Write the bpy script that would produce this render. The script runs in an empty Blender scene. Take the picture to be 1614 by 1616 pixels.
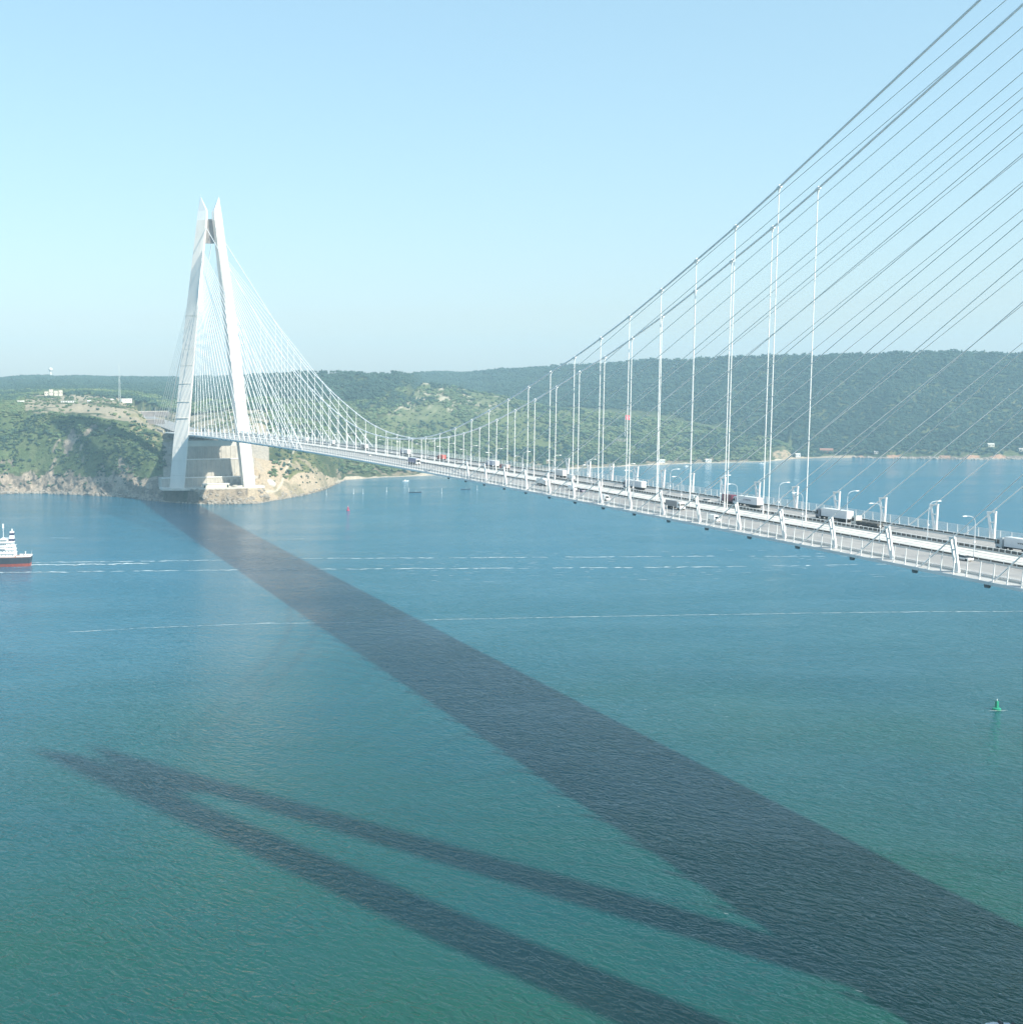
import bpy, math, random
import numpy as np
from mathutils import Vector, Matrix

rnd = random.Random(7)
scene = bpy.context.scene
COL = scene.collection
R = math.radians

# ------------------------------------------------------------------ camera
cam_data = bpy.data.cameras.new('camera')
cam = bpy.data.objects.new('camera', cam_data)
COL.objects.link(cam)
scene.camera = cam
YAW, PITCH, ROLL = 0.23920651, -0.09916935, -0.0068006
CAM = Vector((-271.176, -759.186, 134.339))
_f = Vector((math.sin(YAW) * math.cos(PITCH), math.cos(YAW) * math.cos(PITCH), math.sin(PITCH)))
_r = Vector((math.cos(YAW), -math.sin(YAW), 0))
_u = _r.cross(_f)
_r2 = math.cos(ROLL) * _r + math.sin(ROLL) * _u
_u2 = -math.sin(ROLL) * _r + math.cos(ROLL) * _u
m = Matrix((_r2, _u2, -_f)).transposed().to_4x4()
m.translation = CAM
cam.matrix_world = m
cam_data.sensor_fit = 'HORIZONTAL'
cam_data.sensor_width = 36.0
cam_data.lens = 36.0 * 1892.14 / 1614.0
cam_data.shift_x = 365.57 / 1614.0          # the picture is a crop out of a wider frame
cam_data.clip_start = 1.0
cam_data.clip_end = 20000.0

# ------------------------------------------------------------------ sky and sun
SUN = Vector((0.6416, -1.0565, 1.0)).normalized()
world = bpy.data.worlds.new('World')
scene.world = world
world.use_nodes = True
wn = world.node_tree
wn.nodes.clear()
w_out = wn.nodes.new('ShaderNodeOutputWorld')
w_bg = wn.nodes.new('ShaderNodeBackground')
w_sky = wn.nodes.new('ShaderNodeTexSky')
w_sky.sky_type = 'NISHITA'
w_sky.sun_disc = False
w_sky.sun_elevation = math.asin(SUN.z)
w_sky.sun_rotation = math.atan2(SUN.x, SUN.y)
w_sky.altitude = 0.0
w_sky.air_density = 1.5
w_sky.dust_density = 1.0
w_sky.ozone_density = 10.0
w_bg.inputs['Strength'].default_value = SKY_STRENGTH = 0.148
w_gam = wn.nodes.new('ShaderNodeGamma')          # evens out the whole sky, as thin summer haze does
w_gam.inputs['Gamma'].default_value = 0.6
wn.links.new(w_sky.outputs[0], w_gam.inputs['Color'])
w_hsv = wn.nodes.new('ShaderNodeHueSaturation')
w_hsv.inputs['Saturation'].default_value = 0.98
w_hsv.inputs['Hue'].default_value = 0.484
wn.links.new(w_gam.outputs[0], w_hsv.inputs['Color'])
wn.links.new(w_hsv.outputs[0], w_bg.inputs['Color'])
wn.links.new(w_bg.outputs[0], w_out.inputs['Surface'])

sun_data = bpy.data.lights.new('sun', 'SUN')
sun_data.energy = 3.1
sun_data.angle = R(0.8)
sun_data.color = (1.0, 0.93, 0.78)
sun = bpy.data.objects.new('sun', sun_data)
sun.rotation_euler = SUN.to_track_quat('Z', 'Y').to_euler()
sun.location = (300, -900, 900)
COL.objects.link(sun)

scene.view_settings.view_transform = 'Standard'
scene.view_settings.look = 'None'
scene.view_settings.exposure = 1.35
scene.view_settings.gamma = 1.0
scene.view_settings.use_curve_mapping = False
scene.render.engine = 'CYCLES'
scene.cycles.use_denoising = True
scene.cycles.max_bounces = 6
scene.cycles.volume_bounces = 1
scene.cycles.transparent_max_bounces = 4

# ------------------------------------------------------------------ helpers
def tag(o, label=None, cat=None, group=None, kind=None):
    if label: o['label'] = label
    if cat: o['category'] = cat
    if group: o['group'] = group
    if kind: o['kind'] = kind
    return o

KIDS = {}
def empty(name, loc=(0, 0, 0), rz=0.0, parent=None):
    o = bpy.data.objects.new(name, None)
    o.empty_display_size = 0.5
    o.location = loc
    o.rotation_euler = (0, 0, rz)
    o.parent = parent
    if parent is not None: KIDS.setdefault(parent, []).append(o)
    COL.objects.link(o)
    return o

def link_mesh(name, mesh, parent=None, loc=None, rz=None):
    o = bpy.data.objects.new(name, mesh)
    o.parent = parent
    if parent is not None: KIDS.setdefault(parent, []).append(o)
    if loc is not None: o.location = loc
    if rz is not None: o.rotation_euler = (0, 0, rz)
    COL.objects.link(o)
    return o

def copy_tree(o, parent=None):
    c = o.copy()
    COL.objects.link(c)
    c.parent = parent
    if parent is not None: KIDS.setdefault(parent, []).append(c)
    for ch in KIDS.get(o, ())[:]:
        copy_tree(ch, c)
    return c

class MB:
    """collects shapes, then builds ONE mesh object"""
    def __init__(self):
        self.v = []; self.f = []; self.mi = []; self.m = 0
    def add(self, vs, fs):
        b = len(self.v)
        self.v.extend([tuple(p) for p in vs])
        self.f.extend([tuple(b + i for i in q) for q in fs])
        self.mi.extend([self.m] * len(fs))
        return self
    def box(self, c, s, rz=0.0, taper=1.0):
        x, y, z = s[0] / 2, s[1] / 2, s[2] / 2
        cs, sn = math.cos(rz), math.sin(rz)
        vs = []
        for k in (-1, 1):
            t = 1.0 if k < 0 else taper
            for (a, b) in ((-1, -1), (1, -1), (1, 1), (-1, 1)):
                px, py = a * x * t, b * y * t
                vs.append((c[0] + px * cs - py * sn, c[1] + px * sn + py * cs, c[2] + k * z))
        return self.add(vs, [(3, 2, 1, 0), (4, 5, 6, 7), (0, 1, 5, 4), (1, 2, 6, 5), (2, 3, 7, 6), (3, 0, 4, 7)])
    def bar(self, a, b, w, d=None, up=(0, 0, 1), w2=None, d2=None):
        a = Vector(a); b = Vector(b); d = w if d is None else d
        w2 = w if w2 is None else w2; d2 = d if d2 is None else d2
        t = (b - a).normalized(); up = Vector(up)
        if abs(t.dot(up)) > 0.99: up = Vector((1, 0, 0))
        s = t.cross(up).normalized(); u = s.cross(t)
        vs = []
        for p, ww, dd in ((a, w, d), (b, w2, d2)):
            for (i, j) in ((-1, -1), (1, -1), (1, 1), (-1, 1)):
                vs.append(p + s * (i * ww / 2) + u * (j * dd / 2))
        return self.add(vs, [(0, 1, 2, 3), (7, 6, 5, 4), (0, 4, 5, 1), (1, 5, 6, 2), (2, 6, 7, 3), (3, 7, 4, 0)])
    def tube(self, pts, r, n=6, caps=True, r2=None):
        pts = [Vector(p) for p in pts]; k = len(pts); vs = []; fs = []
        for i, p in enumerate(pts):
            t = (pts[min(i + 1, k - 1)] - pts[max(i - 1, 0)]).normalized()
            up = Vector((0, 0, 1)) if abs(t.z) < 0.95 else Vector((1, 0, 0))
            s = t.cross(up).normalized(); u = s.cross(t)
            rr = r if r2 is None else r + (r2 - r) * i / (k - 1)
            for j in range(n):
                a = 2 * math.pi * j / n
                vs.append(p + s * (rr * math.cos(a)) + u * (rr * math.sin(a)))
        for i in range(k - 1):
            for j in range(n):
                j2 = (j + 1) % n
                fs.append((i * n + j, i * n + j2, (i + 1) * n + j2, (i + 1) * n + j))
        if caps:
            fs.append(tuple(range(n - 1, -1, -1))); fs.append(tuple((k - 1) * n + j for j in range(n)))
        return self.add(vs, fs)
    def lathe(self, prof, n=12, c=(0, 0, 0)):
        vs = []; fs = []
        for (r, z) in prof:
            for j in range(n):
                a = 2 * math.pi * j / n
                vs.append((c[0] + r * math.cos(a), c[1] + r * math.sin(a), c[2] + z))
        k = len(prof)
        for i in range(k - 1):
            for j in range(n):
                j2 = (j + 1) % n
                fs.append((i * n + j, i * n + j2, (i + 1) * n + j2, (i + 1) * n + j))
        fs.append(tuple(range(n - 1, -1, -1))); fs.append(tuple((k - 1) * n + j for j in range(n)))
        return self.add(vs, fs)
    def loft(self, rings, close=True, caps=True):
        n = len(rings[0]); vs = [p for rg in rings for p in rg]; fs = []
        for i in range(len(rings) - 1):
            for j in range(n if close else n - 1):
                j2 = (j + 1) % n
                fs.append((i * n + j, i * n + j2, (i + 1) * n + j2, (i + 1) * n + j))
        if caps and close:
            fs.append(tuple(range(n - 1, -1, -1))); fs.append(tuple((len(rings) - 1) * n + j for j in range(n)))
        return self.add(vs, fs)
    def mesh(self, name, mats, smooth=False):
        me = bpy.data.meshes.new(name)
        me.from_pydata(self.v, [], self.f)
        for mt in (mats if isinstance(mats, (list, tuple)) else [mats]): me.materials.append(mt)
        if any(self.mi): me.polygons.foreach_set('material_index', self.mi)
        if smooth: me.polygons.foreach_set('use_smooth', [True] * len(self.f))
        me.update()
        return me
    def build(self, name, mats, parent=None, smooth=False, loc=None, rz=None):
        return link_mesh(name, self.mesh(name, mats, smooth), parent, loc, rz)

def fix_normals(me):
    import bmesh
    bm = bmesh.new(); bm.from_mesh(me)
    bmesh.ops.recalc_face_normals(bm, faces=bm.faces)
    bm.to_mesh(me); bm.free()

# numpy value noise
def _hash(ix, iy, seed):
    h = (ix * 374761393 + iy * 668265263 + seed * 974711) & 0xFFFFFFFF
    h = ((h ^ (h >> 13)) * 1274126177) & 0xFFFFFFFF
    h = h ^ (h >> 16)
    return (h & 0xFFFF) / 65535.0
def vnoise(x, y, seed=0):
    x = np.asarray(x, float); y = np.asarray(y, float)
    ix = np.floor(x).astype(np.int64); iy = np.floor(y).astype(np.int64)
    fx = x - ix; fy = y - iy
    fx = fx * fx * (3 - 2 * fx); fy = fy * fy * (3 - 2 * fy)
    a = _hash(ix, iy, seed); b = _hash(ix + 1, iy, seed)
    c = _hash(ix, iy + 1, seed); d = _hash(ix + 1, iy + 1, seed)
    return (a + (b - a) * fx) * (1 - fy) + (c + (d - c) * fx) * fy
def fbm(x, y, seed=0, oct=4):
    t = 0; a = 0.5; s = 0
    for o in range(oct):
        t = t + a * vnoise(x * 2 ** o, y * 2 ** o, seed + o * 17); s += a; a *= 0.55
    return t / s

# ------------------------------------------------------------------ materials
def mat(name, col, rough=0.6, var=0.0, scale=1.0, spec=0.5, metal=0.0, bump=0.0, bscale=None, col2=None, stretch=None):
    mt = bpy.data.materials.new(name); mt.use_nodes = True
    nt = mt.node_tree; bs = nt.nodes['Principled BSDF']
    bs.inputs['Roughness'].default_value = rough
    bs.inputs['Metallic'].default_value = metal
    bs.inputs['Specular IOR Level'].default_value = spec
    bs.inputs['Base Color'].default_value = (*col, 1)
    tc = nt.nodes.new('ShaderNodeTexCoord'); src = tc.outputs['Object']
    if stretch:
        mp = nt.nodes.new('ShaderNodeMapping'); mp.inputs['Scale'].default_value = stretch
        nt.links.new(src, mp.inputs['Vector']); src = mp.outputs['Vector']
    if var or col2:
        no = nt.nodes.new('ShaderNodeTexNoise'); no.inputs['Scale'].default_value = scale
        no.inputs['Detail'].default_value = 5; no.inputs['Roughness'].default_value = 0.62
        nt.links.new(src, no.inputs['Vector'])
        rp = nt.nodes.new('ShaderNodeValToRGB')
        c2 = col2 if col2 else tuple(max(0, c * (1 - var)) for c in col)
        rp.color_ramp.elements[0].position = 0.36; rp.color_ramp.elements[0].color = (*c2, 1)
        rp.color_ramp.elements[1].position = 0.64; rp.color_ramp.elements[1].color = (*col, 1)
        nt.links.new(no.outputs['Fac'], rp.inputs['Fac']); nt.links.new(rp.outputs['Color'], bs.inputs['Base Color'])
    if bump:
        nb = nt.nodes.new('ShaderNodeTexNoise'); nb.inputs['Scale'].default_value = bscale or scale * 3
        nb.inputs['Detail'].default_value = 4
        nt.links.new(src, nb.inputs['Vector'])
        bp = nt.nodes.new('ShaderNodeBump'); bp.inputs['Strength'].default_value = bump; bp.inputs['Distance'].default_value = 0.3
        nt.links.new(nb.outputs['Fac'], bp.inputs['Height']); nt.links.new(bp.outputs['Normal'], bs.inputs['Normal'])
    return mt

M = {}
M['white_steel'] = mat('white_steel', (0.80, 0.80, 0.79), 0.45, var=0.10, scale=0.35)
M['girder_white'] = mat('girder_white', (0.80, 0.80, 0.80), 0.5, var=0.14, scale=0.3, stretch=(1, 0.25, 1))
M['cable_white'] = mat('cable_white', (0.86, 0.86, 0.85), 0.5, var=0.08, scale=0.6)
M['main_cable'] = mat('main_cable_grey', (0.82, 0.83, 0.84), 0.5, var=0.1, scale=0.4)
M['tower_concrete'] = mat('tower_concrete', (0.73, 0.69, 0.64), 0.75, var=0.09, scale=0.12, bump=0.15, bscale=0.6, stretch=(1, 1, 0.35))
M['asphalt'] = mat('asphalt', (0.33, 0.325, 0.32), 0.85, var=0.22, scale=0.35, stretch=(1, 0.06, 1))
M['walk'] = mat('walkway_grey', (0.50, 0.50, 0.49), 0.8, var=0.18, scale=0.8, stretch=(1, 0.2, 1))
M['ballast_concrete'] = mat('pale_concrete', (0.66, 0.64, 0.60), 0.8, var=0.12, scale=0.5, stretch=(1, 0.15, 1))
M['rail_dark'] = mat('rail_dark', (0.10, 0.095, 0.09), 0.6, var=0.2, scale=0.5)
M['barrier_dark'] = mat('barrier_dark', (0.09, 0.09, 0.085), 0.7, var=0.2, scale=0.6)
M['paint_white'] = mat('paint_white', (0.72, 0.72, 0.70), 0.7, var=0.2, scale=2)
M['fence_grey'] = mat('fence_grey', (0.62, 0.65, 0.68), 0.5, var=0.08, scale=0.7)
M['underside'] = mat('dark_anchor_steel', (0.16, 0.19, 0.22), 0.6, var=0.2, scale=1)
M['concrete'] = mat('concrete', (0.50, 0.47, 0.42), 0.85, var=0.22, scale=0.12, bump=0.3, bscale=0.5)
M['concrete_light'] = mat('concrete_light', (0.62, 0.59, 0.53), 0.85, var=0.15, scale=0.15, bump=0.2, bscale=0.7)
M['rubber'] = mat('rubber', (0.02, 0.02, 0.02), 0.8)
M['glass_dark'] = mat('dark_glass', (0.02, 0.025, 0.03), 0.1)
M['chassis'] = mat('chassis_black', (0.03, 0.03, 0.035), 0.6)
M['bark'] = mat('bark', (0.14, 0.10, 0.07), 0.9, var=0.3, scale=2)
M['black_paint'] = mat('hull_black', (0.035, 0.04, 0.055), 0.4, var=0.25, scale=0.4)
M['red_paint'] = mat('hull_red', (0.42, 0.09, 0.06), 0.5, var=0.3, scale=0.5)
M['deck_pink'] = mat('deck_oxide', (0.40, 0.24, 0.20), 0.8, var=0.2, scale=0.6)
M['navy'] = mat('navy_paint', (0.03, 0.035, 0.09), 0.4)
M['buoy_green'] = mat('buoy_green', (0.01, 0.30, 0.17), 0.4, var=0.2, scale=1.5)
M['buoy_red'] = mat('buoy_red', (0.50, 0.05, 0.12), 0.5, var=0.2, scale=1.5)
M['roof_red'] = mat('tile_roof', (0.30, 0.12, 0.08), 0.8, var=0.25, scale=0.8)
M['wall_cream'] = mat('wall_cream', (0.66, 0.62, 0.52), 0.8, var=0.1, scale=0.4)
M['wall_white'] = mat('wall_white', (0.78, 0.78, 0.76), 0.8, var=0.08, scale=0.4)
M['brick'] = mat('brick_wall', (0.38, 0.20, 0.14), 0.85, var=0.2, scale=0.8)
M['flag_red'] = mat('flag_red', (0.62, 0.02, 0.03), 0.7)
M['mast_steel'] = mat('mast_steel', (0.50, 0.56, 0.56), 0.5)

M['ramp'] = mat('ramp_wall_grey', (.27, .245, .24), .85, var=.3, scale=.1)

M['near_ground'] = mat('near_ground', (.30, .26, .20), .95, var=.45, scale=.06, bump=.5, bscale=.3, col2=(.10, .12, .06))

def paint(name, col, rough=0.35):
    if name not in M: M[name] = mat(name, col, rough, var=0.08, scale=0.9)
    return M[name]
# ------------------------------------------------------------------ water
def water_material():
    mt = bpy.data.materials.new('sea_water'); mt.use_nodes = True
    nt = mt.node_tree; N = nt.nodes; L = nt.links
    bs = N['Principled BSDF']
    bs.inputs['IOR'].default_value = 1.333
    bs.inputs['Roughness'].default_value = 0.10
    tc = N.new('ShaderNodeTexCoord')
    def mapped(scale, rz):
        mp = N.new('ShaderNodeMapping'); mp.inputs['Scale'].default_value = scale
        rt = N.new('ShaderNodeMapping'); rt.inputs['Rotation'].default_value = (0, 0, rz)
        L.new(tc.outputs['Object'], rt.inputs['Vector']); L.new(rt.outputs['Vector'], mp.inputs['Vector'])
        return mp.outputs['Vector']
    def noise(vec, scale, detail, rough=0.55, dist=0.0):
        n = N.new('ShaderNodeTexNoise'); n.inputs['Scale'].default_value = scale
        n.inputs['Detail'].default_value = detail; n.inputs['Roughness'].default_value = rough
        n.inputs['Distortion'].default_value = dist
        L.new(vec, n.inputs['Vector']); return n.outputs['Fac']
    # turbid green-blue body colour with broad, faint patches
    big = noise(mapped((1, 1, 1), 0), 0.006, 4)
    rp = N.new('ShaderNodeValToRGB')
    rp.color_ramp.elements[0].position = 0.32; rp.color_ramp.elements[0].color = (0.005, 0.062, 0.068, 1)
    rp.color_ramp.elements[1].position = 0.68; rp.color_ramp.elements[1].color = (0.010, 0.070, 0.040, 1)
    L.new(big, rp.inputs['Fac'])
    # far water painted bluer in place of sky reflection; near water stays greener
    sp = N.new('ShaderNodeSeparateXYZ'); L.new(tc.outputs['Object'], sp.inputs[0])
    ch = N.new('ShaderNodeMath'); ch.operation = 'MULTIPLY_ADD'; ch.inputs[1].default_value = 260
    L.new(noise(mapped((1, 1, 1), 0.4), 0.0035, 3), ch.inputs[0]); L.new(sp.outputs['Y'], ch.inputs[2])
    cm = N.new('ShaderNodeMapRange'); cm.interpolation_type = 'SMOOTHSTEP'
    cm.inputs['From Min'].default_value = -480; cm.inputs['From Max'].default_value = 330
    L.new(ch.outputs[0], cm.inputs['Value'])
    mx = N.new('ShaderNodeMix'); mx.data_type = 'RGBA'
    L.new(cm.outputs[0], mx.inputs['Factor']); L.new(rp.outputs['Color'], mx.inputs[6]); mx.inputs[7].default_value = (0.009, 0.136, 0.220, 1)
    L.new(mx.outputs[2], bs.inputs['Base Color'])
    bs.inputs['Specular IOR Level'].default_value = 0.36
    bs.inputs['Specular Tint'].default_value = (0.45, 0.82, 1.0, 1)
    # waves: crests run diagonally across the strait
    def bump(h, strength, dist, prev=None):
        b = N.new('ShaderNodeBump'); b.inputs['Strength'].default_value = strength; b.inputs['Distance'].default_value = dist
        L.new(h, b.inputs['Height'])
        if prev: L.new(prev, b.inputs['Normal'])
        return b.outputs['Normal']
    ridge = N.new('ShaderNodeMath'); ridge.operation = 'PINGPONG'; ridge.inputs[1].default_value = 0.5
    L.new(noise(mapped((1.0, 0.5, 1), R(-37)), 0.19, 3, 0.5, 0.8), ridge.inputs[0])
    n1 = bump(ridge.outputs[0], 0.8, 0.9)
    gust = N.new('ShaderNodeMapRange'); gust.inputs['From Min'].default_value = .36; gust.inputs['From Max'].default_value = .62
    gust.inputs['To Min'].default_value = .45; gust.inputs['To Max'].default_value = 1.25
    L.new(noise(mapped((0.35, 1.0, 1), R(14)), 0.012, 5, 0.62, 1.0), gust.inputs['Value'])
    def gusty(h):
        k = N.new('ShaderNodeMath'); k.operation = 'MULTIPLY'; L.new(h, k.inputs[0]); L.new(gust.outputs[0], k.inputs[1]); return k.outputs[0]
    n2 = bump(gusty(noise(mapped((1.0, 0.55, 1), R(-24)), 0.48, 2, 0.45, 1.2)), 0.9, 0.75, n1)
    n3 = bump(noise(mapped((1.0, 0.7, 1), R(-52)), 1.5, 2, 0.5), 0.7, 0.14, n2)
    L.new(n3, bs.inputs['Normal'])
    # smoother and rougher streaks left by wind and current
    st = noise(mapped((0.25, 1.0, 1), R(10)), 0.014, 5, 0.6)
    mr = N.new('ShaderNodeMapRange'); mr.inputs['From Min'].default_value = 0.35; mr.inputs['From Max'].default_value = 0.65
    mr.inputs['To Min'].default_value = 0.05; mr.inputs['To Max'].default_value = 0.14
    L.new(st, mr.inputs['Value']); L.new(mr.outputs[0], bs.inputs['Roughness'])
    return mt

w = MB(); w.add([(-2600, -2300, 0), (4200, -2300, 0), (4200, 2600, 0), (-2600, 2600, 0)], [(0, 1, 2, 3)])
tag(w.build('water', water_material()), 'turquoise strait water with small wind waves under the bridge', kind='structure')

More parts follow.
